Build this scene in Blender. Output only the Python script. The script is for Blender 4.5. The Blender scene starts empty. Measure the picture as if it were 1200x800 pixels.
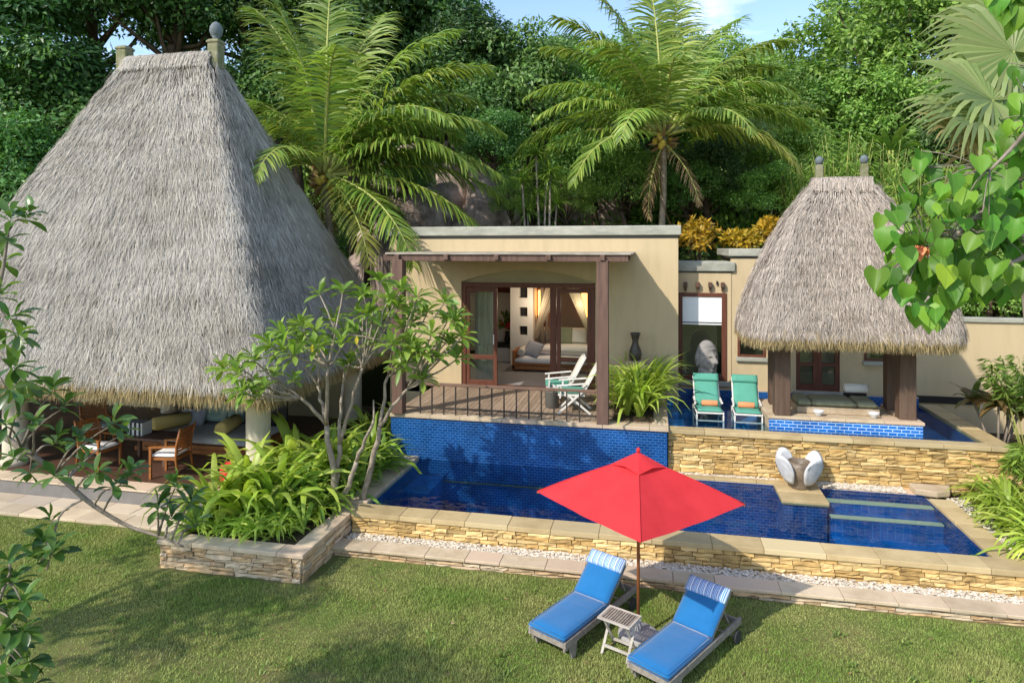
import bpy, bmesh, math, random
import numpy as np
from mathutils import Vector, Matrix

R = math.radians
rng = np.random.default_rng(7)
random.seed(7)
scene = bpy.context.scene
col = scene.collection

# ------------------------------------------------------------------ view
FPX, EYE, HOR, YAW = 780.0, 5.0, 290.0, R(12)
CY, SY = math.cos(YAW), math.sin(YAW)


def cam2w(lat, D, z):
    """lateral metres to the right of the axis, metres ahead, height -> world"""
    return np.array([lat * CY - D * SY, lat * SY + D * CY, z])


def at(x, y, D):
    return cam2w((x - 600) / FPX * D, D, EYE - (y - HOR) / FPX * D)


cam_d = bpy.data.cameras.new('camera')
cam = bpy.data.objects.new('camera', cam_d)
col.objects.link(cam)
cam.location = (0, 0, EYE)
cam.rotation_euler = (R(90), 0, YAW)
cam_d.sensor_width = 36
cam_d.lens = 36 * FPX / 1200
cam_d.shift_y = -(400 - HOR) / 1200
cam_d.clip_end = 2000
scene.camera = cam

# ------------------------------------------------------------------ materials
def nodes_of(m):
    m.use_nodes = True
    nt = m.node_tree
    for n in list(nt.nodes):
        nt.nodes.remove(n)
    return nt


def NN(nt, t, **kw):
    n = nt.nodes.new(t)
    for k, v in kw.items():
        setattr(n, k, v)
    return n


def mat(name, base, rough=.75, base2=None, nscale=6, ndetail=5, stretch=(1, 1, 1), isl=0, objr=0,
        bump=0, bscale=40, spec=.3, trans=0, tcol=None, isl_col=None, coord='Object', ramp=(.35, .65), metal=0, sheen=0):
    m = bpy.data.materials.new(name)
    nt = nodes_of(m)
    L = nt.links.new
    out = NN(nt, 'ShaderNodeOutputMaterial')
    p = NN(nt, 'ShaderNodeBsdfPrincipled')
    p.inputs['Roughness'].default_value = rough
    p.inputs['Specular IOR Level'].default_value = spec
    p.inputs['Metallic'].default_value = metal
    if sheen:
        p.inputs['Sheen Weight'].default_value = sheen
    tc = NN(nt, 'ShaderNodeTexCoord')
    mp = NN(nt, 'ShaderNodeMapping')
    mp.inputs['Scale'].default_value = stretch
    L(tc.outputs[coord], mp.inputs['Vector'])
    colsock = None
    rgb = NN(nt, 'ShaderNodeRGB')
    rgb.outputs[0].default_value = (*base, 1)
    colsock = rgb.outputs[0]
    if base2 is not None:
        no = NN(nt, 'ShaderNodeTexNoise')
        no.inputs['Scale'].default_value = nscale
        no.inputs['Detail'].default_value = ndetail
        no.inputs['Roughness'].default_value = .62
        L(mp.outputs[0], no.inputs['Vector'])
        mr = NN(nt, 'ShaderNodeMapRange')
        mr.inputs['From Min'].default_value, mr.inputs['From Max'].default_value = ramp
        L(no.outputs['Fac'], mr.inputs['Value'])
        mx = NN(nt, 'ShaderNodeMix', data_type='RGBA')
        L(mr.outputs[0], mx.inputs[0])
        L(colsock, mx.inputs[6])
        mx.inputs[7].default_value = (*base2, 1)
        colsock = mx.outputs[2]
    if isl_col is not None or isl:
        ge = NN(nt, 'ShaderNodeNewGeometry')
    if isl_col is not None:
        mx = NN(nt, 'ShaderNodeMix', data_type='RGBA')
        fr = NN(nt, 'ShaderNodeMath', operation='MULTIPLY')
        fr.inputs[1].default_value = 7.31
        L(ge.outputs['Random Per Island'], fr.inputs[0])
        f2 = NN(nt, 'ShaderNodeMath', operation='FRACT')
        L(fr.outputs[0], f2.inputs[0])
        pw = NN(nt, 'ShaderNodeMath', operation='POWER')
        L(f2.outputs[0], pw.inputs[0])
        pw.inputs[1].default_value = 1.5
        L(pw.outputs[0], mx.inputs[0])
        L(colsock, mx.inputs[6])
        mx.inputs[7].default_value = (*isl_col, 1)
        colsock = mx.outputs[2]
    if isl or objr:
        hs = NN(nt, 'ShaderNodeHueSaturation')
        L(colsock, hs.inputs['Color'])
        if isl:
            mr = NN(nt, 'ShaderNodeMapRange')
            mr.inputs['To Min'].default_value = 1 - isl
            mr.inputs['To Max'].default_value = 1 + isl
            L(ge.outputs['Random Per Island'], mr.inputs['Value'])
            L(mr.outputs[0], hs.inputs['Value'])
            vsock = mr.outputs[0]
        if objr:
            oi = NN(nt, 'ShaderNodeObjectInfo')
            mr2 = NN(nt, 'ShaderNodeMapRange')
            mr2.inputs['To Min'].default_value = 1 - objr
            mr2.inputs['To Max'].default_value = 1 + objr
            L(oi.outputs['Random'], mr2.inputs['Value'])
            if isl:
                mu = NN(nt, 'ShaderNodeMath', operation='MULTIPLY')
                L(vsock, mu.inputs[0])
                L(mr2.outputs[0], mu.inputs[1])
                L(mu.outputs[0], hs.inputs['Value'])
            else:
                L(mr2.outputs[0], hs.inputs['Value'])
            mr3 = NN(nt, 'ShaderNodeMapRange')
            mr3.inputs['To Min'].default_value = .5 - objr * .06
            mr3.inputs['To Max'].default_value = .5 + objr * .06
            fr3 = NN(nt, 'ShaderNodeMath', operation='FRACT')
            mu3 = NN(nt, 'ShaderNodeMath', operation='MULTIPLY')
            mu3.inputs[1].default_value = 13.7
            L(oi.outputs['Random'], mu3.inputs[0])
            L(mu3.outputs[0], fr3.inputs[0])
            L(fr3.outputs[0], mr3.inputs['Value'])
            L(mr3.outputs[0], hs.inputs['Hue'])
        colsock = hs.outputs[0]
    L(colsock, p.inputs['Base Color'])
    if bump:
        nb = NN(nt, 'ShaderNodeTexNoise')
        nb.inputs['Scale'].default_value = bscale
        nb.inputs['Detail'].default_value = 6
        L(mp.outputs[0], nb.inputs['Vector'])
        b = NN(nt, 'ShaderNodeBump')
        b.inputs['Strength'].default_value = bump
        b.inputs['Distance'].default_value = .03
        L(nb.outputs['Fac'], b.inputs['Height'])
        L(b.outputs[0], p.inputs['Normal'])
    if trans:
        tr = NN(nt, 'ShaderNodeBsdfTranslucent')
        if tcol is not None:
            mm = NN(nt, 'ShaderNodeMix', data_type='RGBA', blend_type='MULTIPLY')
            mm.inputs[0].default_value = 1
            L(colsock, mm.inputs[6])
            mm.inputs[7].default_value = (*tcol, 1)
            L(mm.outputs[2], tr.inputs['Color'])
        else:
            L(colsock, tr.inputs['Color'])
        ms = NN(nt, 'ShaderNodeMixShader')
        ms.inputs[0].default_value = trans
        L(p.outputs[0], ms.inputs[1])
        L(tr.outputs[0], ms.inputs[2])
        L(ms.outputs[0], out.inputs[0])
    else:
        L(p.outputs[0], out.inputs[0])
    return m


def leafmat(name, base, isl=.35, objr=0, isl_col=None, rough=.45, trans=.35, spec=.4, base2=None, nscale=.8):
    return mat(name, base, rough=rough, isl=isl, objr=objr, isl_col=isl_col, trans=trans, tcol=(1.5, 1.6, .8), spec=spec,
               base2=base2, nscale=nscale)


def tile_mat(name, c1, c2, grout, w=.1, h=.05, axes='XZ', rough=.18, mortar=.006, bump=.35):
    m = bpy.data.materials.new(name)
    nt = nodes_of(m)
    L = nt.links.new
    out = NN(nt, 'ShaderNodeOutputMaterial')
    p = NN(nt, 'ShaderNodeBsdfPrincipled')
    p.inputs['Roughness'].default_value = rough
    tc = NN(nt, 'ShaderNodeTexCoord')
    sx = NN(nt, 'ShaderNodeSeparateXYZ')
    cx = NN(nt, 'ShaderNodeCombineXYZ')
    L(tc.outputs['Object'], sx.inputs[0])
    L(sx.outputs[axes[0]], cx.inputs[0])
    L(sx.outputs[axes[1]], cx.inputs[1])
    br = NN(nt, 'ShaderNodeTexBrick')
    br.inputs['Scale'].default_value = 1
    br.inputs['Brick Width'].default_value = w
    br.inputs['Row Height'].default_value = h
    br.inputs['Mortar Size'].default_value = mortar
    br.inputs['Mortar Smooth'].default_value = .3
    br.inputs['Color1'].default_value = (*c1, 1)
    br.inputs['Color2'].default_value = (*c2, 1)
    br.inputs['Mortar'].default_value = (*grout, 1)
    L(cx.outputs[0], br.inputs['Vector'])
    no = NN(nt, 'ShaderNodeTexNoise')
    no.inputs['Scale'].default_value = 1.7
    no.inputs['Detail'].default_value = 4
    L(tc.outputs['Object'], no.inputs['Vector'])
    hs = NN(nt, 'ShaderNodeHueSaturation')
    mr = NN(nt, 'ShaderNodeMapRange')
    mr.inputs['From Min'].default_value, mr.inputs['From Max'].default_value = .3, .7
    mr.inputs['To Min'].default_value, mr.inputs['To Max'].default_value = .75, 1.3
    L(no.outputs['Fac'], mr.inputs['Value'])
    L(mr.outputs[0], hs.inputs['Value'])
    L(br.outputs['Color'], hs.inputs['Color'])
    L(hs.outputs[0], p.inputs['Base Color'])
    b = NN(nt, 'ShaderNodeBump')
    b.inputs['Strength'].default_value = bump
    b.inputs['Distance'].default_value = .004
    b.invert = True
    L(br.outputs['Fac'], b.inputs['Height'])
    L(b.outputs[0], p.inputs['Normal'])
    L(p.outputs[0], out.inputs[0])
    return m


def water_mat(name, tint, wave=.05, wscale=3.0, spec=1.0):
    m = bpy.data.materials.new(name)
    nt = nodes_of(m)
    L = nt.links.new
    out = NN(nt, 'ShaderNodeOutputMaterial')
    t = NN(nt, 'ShaderNodeBsdfTransparent')
    t.inputs[0].default_value = (*tint, 1)
    g = NN(nt, 'ShaderNodeBsdfGlossy')
    g.inputs['Roughness'].default_value = .03
    tc = NN(nt, 'ShaderNodeTexCoord')
    no = NN(nt, 'ShaderNodeTexNoise')
    no.inputs['Scale'].default_value = wscale
    no.inputs['Detail'].default_value = 3
    L(tc.outputs['Object'], no.inputs['Vector'])
    b = NN(nt, 'ShaderNodeBump')
    b.inputs['Strength'].default_value = wave
    b.inputs['Distance'].default_value = .2
    L(no.outputs['Fac'], b.inputs['Height'])
    L(b.outputs[0], g.inputs['Normal'])
    fr = NN(nt, 'ShaderNodeFresnel')
    fr.inputs['IOR'].default_value = 1.4
    L(b.outputs[0], fr.inputs['Normal'])
    mu = NN(nt, 'ShaderNodeMath', operation='MULTIPLY')
    mu.use_clamp = True
    mu.inputs[1].default_value = spec
    L(fr.outputs[0], mu.inputs[0])
    ms = NN(nt, 'ShaderNodeMixShader')
    L(mu.outputs[0], ms.inputs[0])
    L(t.outputs[0], ms.inputs[1])
    L(g.outputs[0], ms.inputs[2])
    L(ms.outputs[0], out.inputs[0])
    return m


def stripe_mat(name, cols, scale, axis='X', rough=.8):
    m = bpy.data.materials.new(name)
    nt = nodes_of(m)
    L = nt.links.new
    out = NN(nt, 'ShaderNodeOutputMaterial')
    p = NN(nt, 'ShaderNodeBsdfPrincipled')
    p.inputs['Roughness'].default_value = rough
    tc = NN(nt, 'ShaderNodeTexCoord')
    sx = NN(nt, 'ShaderNodeSeparateXYZ')
    L(tc.outputs['Object'], sx.inputs[0])
    mu = NN(nt, 'ShaderNodeMath', operation='MULTIPLY')
    mu.inputs[1].default_value = scale
    L(sx.outputs[axis], mu.inputs[0])
    fr = NN(nt, 'ShaderNodeMath', operation='FRACT')
    L(mu.outputs[0], fr.inputs[0])
    cr = NN(nt, 'ShaderNodeValToRGB')
    cr.color_ramp.interpolation = 'CONSTANT'
    e = cr.color_ramp.elements
    while len(e) < len(cols):
        e.new(.5)
    for i, (pos, c) in enumerate(cols):
        e[i].position = pos
        e[i].color = (*c, 1)
    L(fr.outputs[0], cr.inputs[0])
    L(cr.outputs[0], p.inputs['Base Color'])
    L(p.outputs[0], out.inputs[0])
    return m


def glow_mat(name, c, s):
    m = bpy.data.materials.new(name)
    nt = nodes_of(m)
    out = NN(nt, 'ShaderNodeOutputMaterial')
    e = NN(nt, 'ShaderNodeEmission')
    e.inputs[0].default_value = (*c, 1)
    e.inputs[1].default_value = s
    nt.links.new(e.outputs[0], out.inputs[0])
    return m


def glass_mat(name, tint=(.92, .96, .95), spec=2.2):
    return water_mat(name, tint, wave=.004, wscale=.7, spec=spec)


MT = dict(
    straw=mat('grey_straw', (.46, .43, .385), .95, base2=(.26, .23, .195), nscale=.9, ramp=(.42, .72), isl=.24, isl_col=(.51, .465, .395), spec=.1),
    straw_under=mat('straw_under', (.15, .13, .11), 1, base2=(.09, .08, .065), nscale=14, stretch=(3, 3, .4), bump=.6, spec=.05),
    straw_gold=mat('golden_straw', (.44, .34, .17), .95, isl=.45, isl_col=(.26, .20, .10), spec=.1),
    straw_pav=mat('brown_straw', (.45, .39, .34), .95, base2=(.25, .20, .165), nscale=1.8, isl=.26, isl_col=(.56, .49, .42), spec=.1),
    lawn=mat('lawn_soil', (.10, .13, .035), 1, base2=(.17, .15, .06), nscale=1.4, bump=.4, bscale=60, spec=.1),
    grass=mat('grass_blade', (.20, .30, .06), .7, base2=(.39, .39, .14), nscale=.9, isl=.4, coord='Object', trans=.25, tcol=(1.2, 1.3, .7), spec=.2, ramp=(.36, .66)),
    soil=mat('soil', (.07, .05, .03), 1, base2=(.035, .03, .018), nscale=5, bump=.5, spec=.1),
    hill=mat('hill_soil', (.05, .05, .02), 1, base2=(.03, .045, .012), nscale=1.5, bump=.5, bscale=6, spec=.1),
    wall=mat('ochre_render', (.55, .43, .26), .9, base2=(.45, .36, .215), nscale=1.6, stretch=(2.5, 2.5, .45), ramp=(.45, .85), bump=.12, bscale=70, spec=.2),
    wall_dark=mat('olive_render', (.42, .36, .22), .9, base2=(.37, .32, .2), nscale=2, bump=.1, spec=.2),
    coping_grey=mat('grey_concrete', (.42, .41, .34), .9, base2=(.28, .28, .23), nscale=2.2, stretch=(1, 1, 3), bump=.15, spec=.2),
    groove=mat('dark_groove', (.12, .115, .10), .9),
    sand=mat('sandstone_slab', (.47, .355, .19), .75, base2=(.35, .26, .13), nscale=2.5, isl=.18, isl_col=(.55, .44, .25), bump=.15, bscale=30, spec=.3),
    sand_pale=mat('pale_sandstone', (.54, .44, .31), .8, base2=(.41, .32, .21), nscale=3, isl=.14, isl_col=(.58, .43, .31), bump=.15, bscale=30, spec=.25),
    gold=mat('golden_stone', (.55, .355, .13), .85, base2=(.33, .21, .075), nscale=5, isl=.28, isl_col=(.62, .46, .22), bump=.5, bscale=16, spec=.2),
    buff=mat('buff_stone', (.54, .37, .20), .9, base2=(.34, .22, .115), nscale=5, isl=.22, isl_col=(.56, .46, .33), bump=.5, bscale=16, spec=.2),
    mortar=mat('mortar', (.15, .10, .05), 1, spec=.1),
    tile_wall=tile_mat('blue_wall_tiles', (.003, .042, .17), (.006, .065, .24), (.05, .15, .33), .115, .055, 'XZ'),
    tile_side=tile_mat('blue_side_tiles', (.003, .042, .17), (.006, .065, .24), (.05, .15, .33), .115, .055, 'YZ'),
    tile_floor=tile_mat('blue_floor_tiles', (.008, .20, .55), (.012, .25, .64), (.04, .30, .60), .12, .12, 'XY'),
    tile_step=tile_mat('blue_step_tiles', (.004, .09, .30), (.007, .12, .37), (.03, .18, .4), .12, .12, 'XY'),
    tile_floor_up=tile_mat('blue_shelf_tiles', (.008, .19, .52), (.012, .24, .60), (.06, .30, .58), .12, .12, 'XY'),
    tile_pav=tile_mat('bright_blue_tiles', (.005, .10, .42), (.01, .16, .55), (.35, .5, .7), .16, .065, 'XZ', mortar=.009),
    water=water_mat('pool_water', (.74, .93, .99), .08, 1.4, .5),
    water_up=water_mat('shelf_water', (.80, .95, .99), .05, 2.0, .45),
    glass=glass_mat('window_glass'),
    timber=mat('dark_timber', (.135, .075, .05), .6, base2=(.085, .045, .03), nscale=3, stretch=(8, 8, .8), bump=.1, spec=.3),
    timber_red=mat('red_timber', (.15, .05, .028), .5, base2=(.10, .035, .02), nscale=3, stretch=(8, 8, .8), spec=.35),
    teak=mat('teak', (.34, .13, .035), .45, base2=(.24, .085, .022), nscale=5, stretch=(6, 6, 1), spec=.35),
    post=mat('post_timber', (.17, .10, .075), .7, base2=(.10, .06, .045), nscale=2, stretch=(6, 6, .6), bump=.2, spec=.25),
    pav_post=mat('pavilion_post', (.13, .085, .06), .7, base2=(.085, .052, .036), nscale=2, stretch=(6, 6, .6), bump=.2, spec=.25),
    deck=mat('deck_board', (.33, .25, .18), .7, base2=(.24, .17, .115), nscale=3, stretch=(8, .8, 8), isl=.16, spec=.3),
    slat=mat('pergola_slat', (.42, .37, .30), .85, base2=(.26, .22, .17), nscale=4, stretch=(1, 6, 6), isl=.15, spec=.2),
    weathered=mat('weathered_teak', (.30, .265, .225), .85, base2=(.20, .17, .14), nscale=5, stretch=(4, 4, 4), isl=.15, spec=.2),
    weathered_lt=mat('pale_weathered_teak', (.50, .46, .40), .85, base2=(.36, .32, .27), nscale=6, isl=.12, spec=.2),
    rubber=mat('dark_rubber', (.035, .035, .035), .8),
    metal=mat('dark_rail_metal', (.035, .028, .024), .5, spec=.4),
    rail=mat('rail_timber', (.19, .115, .08), .6, base2=(.13, .075, .05), nscale=4, stretch=(1, 8, 8)),
    blue=mat('blue_canvas', (.008, .125, .325), .85, base2=(.012, .142, .36), nscale=3, bump=.35, bscale=5, spec=.2, sheen=.3),
    stripe=stripe_mat('blue_white_stripe', [(0, (.55, .66, .78)), (.16, (.02, .12, .42)), (.26, (.6, .7, .8)), (.34, (.12, .3, .62)), (.5, (.62, .7, .8)), (.58, (.03, .14, .46)), (.68, (.35, .5, .72)), (.8, (.02, .1, .38)), (.9, (.5, .62, .78))], 11, 'Y'),
    red=mat('red_canvas', (.70, .045, .052), .8, base2=(.64, .036, .043), nscale=3, trans=.22, tcol=(1.1, .8, .8), spec=.2, bump=.06, bscale=5),
    mint=mat('mint_fabric', (.085, .30, .22), .85, base2=(.10, .33, .25), nscale=5, spec=.2),
    white=mat('white_paint', (.72, .70, .66), .6, base2=(.62, .59, .54), nscale=6),
    cream=mat('cream_fabric', (.62, .58, .50), .9, base2=(.56, .52, .45), nscale=8),
    white_fab=mat('white_fabric', (.74, .72, .69), .9),
    grey_fab=mat('grey_fabric', (.28, .29, .33), .9, base2=(.24, .25, .28), nscale=8),
    olive_fab=mat('olive_fabric', (.25, .26, .17), .9, base2=(.2, .21, .14), nscale=8),
    yellow_fab=mat('mustard_fabric', (.52, .40, .14), .9),
    orange=mat('orange_towel', (.80, .27, .12), .95, bump=.3, bscale=80),
    concrete=mat('pale_concrete', (.40, .40, .39), .85, base2=(.30, .30, .29), nscale=6, bump=.2),
    stone_grey=mat('grey_carved_stone', (.30, .28, .26), .9, base2=(.17, .16, .15), nscale=7, bump=.5, bscale=22, spec=.2),
    stone_lt=mat('pale_carved_stone', (.66, .66, .66), .8, base2=(.5, .5, .5), nscale=6, bump=.2, spec=.2),
    stone_dk=mat('dark_wet_stone', (.12, .09, .065), .4, base2=(.20, .15, .10), nscale=6, bump=.3, spec=.5),
    finial=mat('mossy_stone', (.27, .25, .17), .95, base2=(.16, .17, .08), nscale=6, bump=.5, bscale=20, spec=.1),
    ball=mat('blue_grey_stone', (.17, .20, .21), .8, base2=(.11, .13, .14), nscale=8, bump=.2),
    column=mat('cream_column', (.52, .47, .36), .85, base2=(.45, .40, .30), nscale=2, spec=.2),
    pebble=mat('white_pebble', (.68, .62, .52), .7, isl=.28, isl_col=(.45, .36, .26), spec=.3),
    boulder=mat('granite', (.46, .36, .31), .95, base2=(.13, .10, .085), nscale=1.6, bump=.7, bscale=3, spec=.15),
    bark=mat('grey_bark', (.30, .25, .20), .95, base2=(.17, .14, .11), nscale=6, bump=.5, bscale=25, spec=.1),
    bark_pale=mat('pale_bark', (.38, .32, .25), .95, base2=(.22, .18, .14), nscale=8, bump=.5, bscale=25, spec=.1),
    bark_dk=mat('brown_bark', (.13, .095, .065), .95, base2=(.07, .05, .035), nscale=6, bump=.5, bscale=20, spec=.1),
    palm_bark=mat('palm_bark', (.33, .27, .20), .95, base2=(.20, .155, .11), nscale=5, stretch=(1, 1, 7), bump=.6, bscale=9, spec=.1),
    fiber=mat('palm_fibre', (.30, .19, .09), 1, isl=.35, spec=.1),
    coconut=mat('coconut_husk', (.50, .36, .06), .7, isl=.25),
    floor_dk=mat('dark_plank_floor', (.11, .055, .035), .45, base2=(.07, .035, .022), nscale=3, stretch=(1, 8, 1), spec=.4),
    floor_grey=mat('grey_tile_floor', (.28, .28, .27), .4, base2=(.24, .24, .24), nscale=2),
    paver=mat('path_paver', (.56, .45, .31), .85, base2=(.46, .36, .24), nscale=2, isl=.18, isl_col=(.50, .42, .33), bump=.2, spec=.2),
    plaster=mat('white_plaster', (.66, .64, .58), .9),
    redwood=mat('dark_red_panel', (.12, .028, .02), .5, base2=(.09, .02, .015), nscale=4, stretch=(8, 8, 1)),
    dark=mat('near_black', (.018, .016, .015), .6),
    lamp=glow_mat('lamp_glow', (1.0, .40, .09), 3.2),
    cloth=mat('tan_gauze', (.45, .39, .28), .9, trans=.3),
    sheer=mat('sheer_curtain', (.42, .46, .40), .9, trans=.3),
    blind=mat('roller_blind', (.86, .89, .88), .7, base2=(.82, .86, .85), nscale=1),  # sky reflection of the window glass is put into this pale colour
    bronze=mat('bronze_vase', (.075, .06, .045), .45, base2=(.04, .03, .025), nscale=9, spec=.5, bump=.2),
    redcloth=mat('red_cloth', (.62, .02, .03), .8),
    checker=stripe_mat('black_white_check', [(0, (.02, .02, .02)), (.5, (.5, .5, .5))], 9, 'X'),
    stripegreen=stripe_mat('green_stripe', [(0, (.13, .2, .17)), (.5, (.2, .28, .24))], 12, 'Z'),
    # foliage
    lf_dark=leafmat('dark_broadleaf', (.075, .165, .045), .45, .35, (.13, .23, .06), rough=.4),
    lf_mid=leafmat('mid_broadleaf', (.11, .23, .04), .45, .4, (.22, .34, .07)),
    lf_light=leafmat('light_broadleaf', (.17, .30, .05), .4, .3, (.25, .36, .07)),
    lf_under=leafmat('undergrowth_leaf', (.075, .17, .03), .55, 0, (.19, .30, .05), base2=(.15, .25, .045), nscale=.5),
    lf_strap=leafmat('strap_leaf', (.30, .42, .05), .3, .18, (.47, .54, .12), rough=.4),
    lf_strap_dk=leafmat('strap_leaf_dark', (.14, .25, .04), .35, .2, (.22, .30, .06), rough=.4),
    lf_plum=leafmat('plumeria_leaf', (.15, .26, .04), .35, 0, (.30, .39, .075), rough=.4),
    lf_fore=leafmat('foreground_leaf', (.05, .12, .03), .4, 0, (.14, .22, .04), rough=.3, spec=.5),
    lf_heart=leafmat('heart_leaf', (.06, .20, .016), .45, 0, (.20, .34, .035), rough=.45, spec=.3, trans=.34, base2=(.09, .22, .03), nscale=14),
    lf_yellow=leafmat('yellow_leaf', (.62, .50, .05), .2, 0),
    lf_palm=leafmat('palm_leaflet', (.16, .26, .045), .3, .15, (.33, .38, .07), rough=.4, trans=.3),
    lf_palm_y=leafmat('old_palm_leaflet', (.25, .28, .05), .3, .1, (.38, .34, .08), rough=.4, trans=.3),
    lf_fan=leafmat('fan_palm_leaf', (.17, .24, .07), .15, .15, (.26, .29, .11), rough=.45, trans=.3),
    lf_fan_old=leafmat('fan_palm_leaf_aged', (.36, .28, .13), .15, .1, (.26, .25, .10), rough=.55, trans=.3),
    lf_dead=leafmat('dead_leaf', (.26, .17, .08), .3, 0, (.18, .12, .06), trans=.15),
    lf_croton=leafmat('croton_leaf', (.58, .36, .03), .35, .1, (.26, .22, .03), rough=.45),
    lf_bamboo=leafmat('bamboo_leaf', (.15, .26, .035), .35, .2, (.24, .34, .06)),
    lf_ti=leafmat('ti_leaf', (.10, .13, .035), .4, .1, (.24, .12, .05)),
    rib=mat('leaf_rib', (.34, .36, .10), .6, spec=.3),
    vein=mat('leaf_vein', (.15, .27, .04), .6),
    rib_br=mat('brown_petiole', (.30, .24, .10), .7),
)

# ------------------------------------------------------------------ building helpers
def root_loc(o):
    while o.parent is not None:
        o = o.parent
    return np.array(o.location)


class MB:
    """collects shapes (world coordinates) and links them as ONE mesh"""

    def __init__(s):
        s.v, s.f, s.n, s.mi, s.sm = [], [], 0, [], []

    def add(s, V, F, mi=0, smooth=False):
        V = np.asarray(V, float).reshape(-1, 3)
        s.v.append(V)
        s.f.append((np.asarray(F, dtype=object) if not isinstance(F, np.ndarray) else F, s.n, mi, smooth))
        s.n += len(V)
        return s

    def box(s, x0, x1, y0, y1, z0, z1, mi=0, M=None):
        V = np.array([(x, y, z) for z in (z0, z1) for y in (y0, y1) for x in (x0, x1)], float)
        if M is not None:
            V = V @ np.array(M)[:3, :3].T + np.array(M)[:3, 3]
        s.add(V, np.array([(0, 2, 3, 1), (4, 5, 7, 6), (0, 1, 5, 4), (2, 6, 7, 3), (0, 4, 6, 2), (1, 3, 7, 5)]), mi)
        return s

    def bar(s, a, b, w, h, up=(0, 0, 1), mi=0):
        """rectangular bar from a to b, w across, h along up"""
        a, b = np.array(a, float), np.array(b, float)
        d = (b - a) / np.linalg.norm(b - a)
        up = np.array(up, float)
        sd = np.cross(d, up)
        if np.linalg.norm(sd) < 1e-5:
            sd = np.cross(d, (1, 0, 0))
        sd /= np.linalg.norm(sd)
        u = np.cross(sd, d)
        V = [p + sd * w / 2 * i + u * h / 2 * j for p in (a, b) for j in (-1, 1) for i in (-1, 1)]
        s.add(V, np.array([(0, 2, 3, 1), (4, 5, 7, 6), (0, 1, 5, 4), (2, 6, 7, 3), (0, 4, 6, 2), (1, 3, 7, 5)]), mi)
        return s

    def tube(s, pts, rad, n=8, mi=0, smooth=True, cap=True):
        pts = np.asarray(pts, float)
        K = len(pts)
        rad = np.broadcast_to(np.asarray(rad, float), (K,))
        T = np.gradient(pts, axis=0)
        T /= np.linalg.norm(T, axis=1)[:, None] + 1e-9
        ref = np.array([0, 0, 1.0]) if abs(T[0][2]) < .9 else np.array([1.0, 0, 0])
        V = []
        u = np.cross(T[0], ref)
        for i in range(K):
            u = u - T[i] * np.dot(u, T[i])
            u /= np.linalg.norm(u) + 1e-9
            w = np.cross(T[i], u)
            for k in range(n):
                a = 2 * math.pi * k / n
                V.append(pts[i] + rad[i] * (math.cos(a) * u + math.sin(a) * w))
        F = [(i * n + k, i * n + (k + 1) % n, (i + 1) * n + (k + 1) % n, (i + 1) * n + k) for i in range(K - 1) for k in range(n)]
        if cap:
            V += [pts[0], pts[-1]]
            for k in range(n):
                F.append((K * n, (k + 1) % n, k))
                F.append((K * n + 1, (K - 1) * n + k, (K - 1) * n + (k + 1) % n))
            FF = np.empty(len(F), object)
            for i, f in enumerate(F):
                FF[i] = f
            s.add(V, FF, mi, smooth)
        else:
            s.add(V, np.array(F), mi, smooth)
        return s

    def lathe(s, c, prof, n=20, mi=0, smooth=True, square=False):
        """prof: (r, z) list around vertical axis at c"""
        V, F = [], []
        for r, z in prof:
            for k in range(n):
                a = 2 * math.pi * (k + (.5 if square else 0)) / n
                V.append((c[0] + r * math.cos(a), c[1] + r * math.sin(a), c[2] + z))
        K = len(prof)
        for i in range(K - 1):
            for k in range(n):
                F.append((i * n + k, i * n + (k + 1) % n, (i + 1) * n + (k + 1) % n, (i + 1) * n + k))
        FF = np.empty(len(F) + 2, object)
        for i, f in enumerate(F):
            FF[i] = f
        FF[-2] = tuple(range(n))[::-1]
        FF[-1] = tuple((K - 1) * n + k for k in range(n))
        s.add(V, FF, mi, smooth)
        return s

    def ellipsoid(s, c, r, n=16, m=10, mi=0, M=None):
        V, F = [], []
        for i in range(m + 1):
            t = math.pi * i / m
            for k in range(n):
                a = 2 * math.pi * k / n
                V.append((r[0] * math.sin(t) * math.cos(a), r[1] * math.sin(t) * math.sin(a), r[2] * math.cos(t)))
        V = np.array(V)
        if M is not None:
            V = V @ np.array(M)[:3, :3].T
        V = V + np.array(c)
        F = np.array([(i * n + k, (i + 1) * n + k, (i + 1) * n + (k + 1) % n, i * n + (k + 1) % n) for i in range(m) for k in range(n)])
        s.add(V, F, mi, True)
        return s

    def quads(s, V, F, mi=0, smooth=False):
        return s.add(V, np.asarray(F), mi, smooth)

    def build(s, name, m, parent=None, bevel=0, bseg=2, solid=0, sub=0):
        me = bpy.data.meshes.new(name)
        V = np.concatenate(s.v) if s.v else np.zeros((0, 3))
        if parent is not None:
            V = V - root_loc(parent)
        me.vertices.add(len(V))
        me.vertices.foreach_set('co', V.astype(np.float32).ravel())
        idx, tot, mis, sms = [], [], [], []
        for F, off, mi, sm in s.f:
            if F.dtype == object and F.ndim == 1:
                for f in F:
                    idx.append(np.array(f) + off)
                ln = np.array([len(f) for f in F])
            else:
                F = F.astype(np.int64)
                idx.append((F + off).ravel())
                ln = np.full(len(F), F.shape[1])
            tot.append(ln)
            mis.append(np.full(len(ln), mi))
            sms.append(np.full(len(ln), sm))
        idx = np.concatenate(idx)
        tot = np.concatenate(tot)
        st = np.concatenate([[0], np.cumsum(tot)[:-1]])
        me.loops.add(len(idx))
        me.loops.foreach_set('vertex_index', idx.astype(np.int32))
        me.polygons.add(len(tot))
        me.polygons.foreach_set('loop_start', st.astype(np.int32))
        me.polygons.foreach_set('loop_total', tot.astype(np.int32))
        me.polygons.foreach_set('material_index', np.concatenate(mis).astype(np.int32))
        me.polygons.foreach_set('use_smooth', np.concatenate(sms).astype(bool))
        me.update(calc_edges=True)
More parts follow.
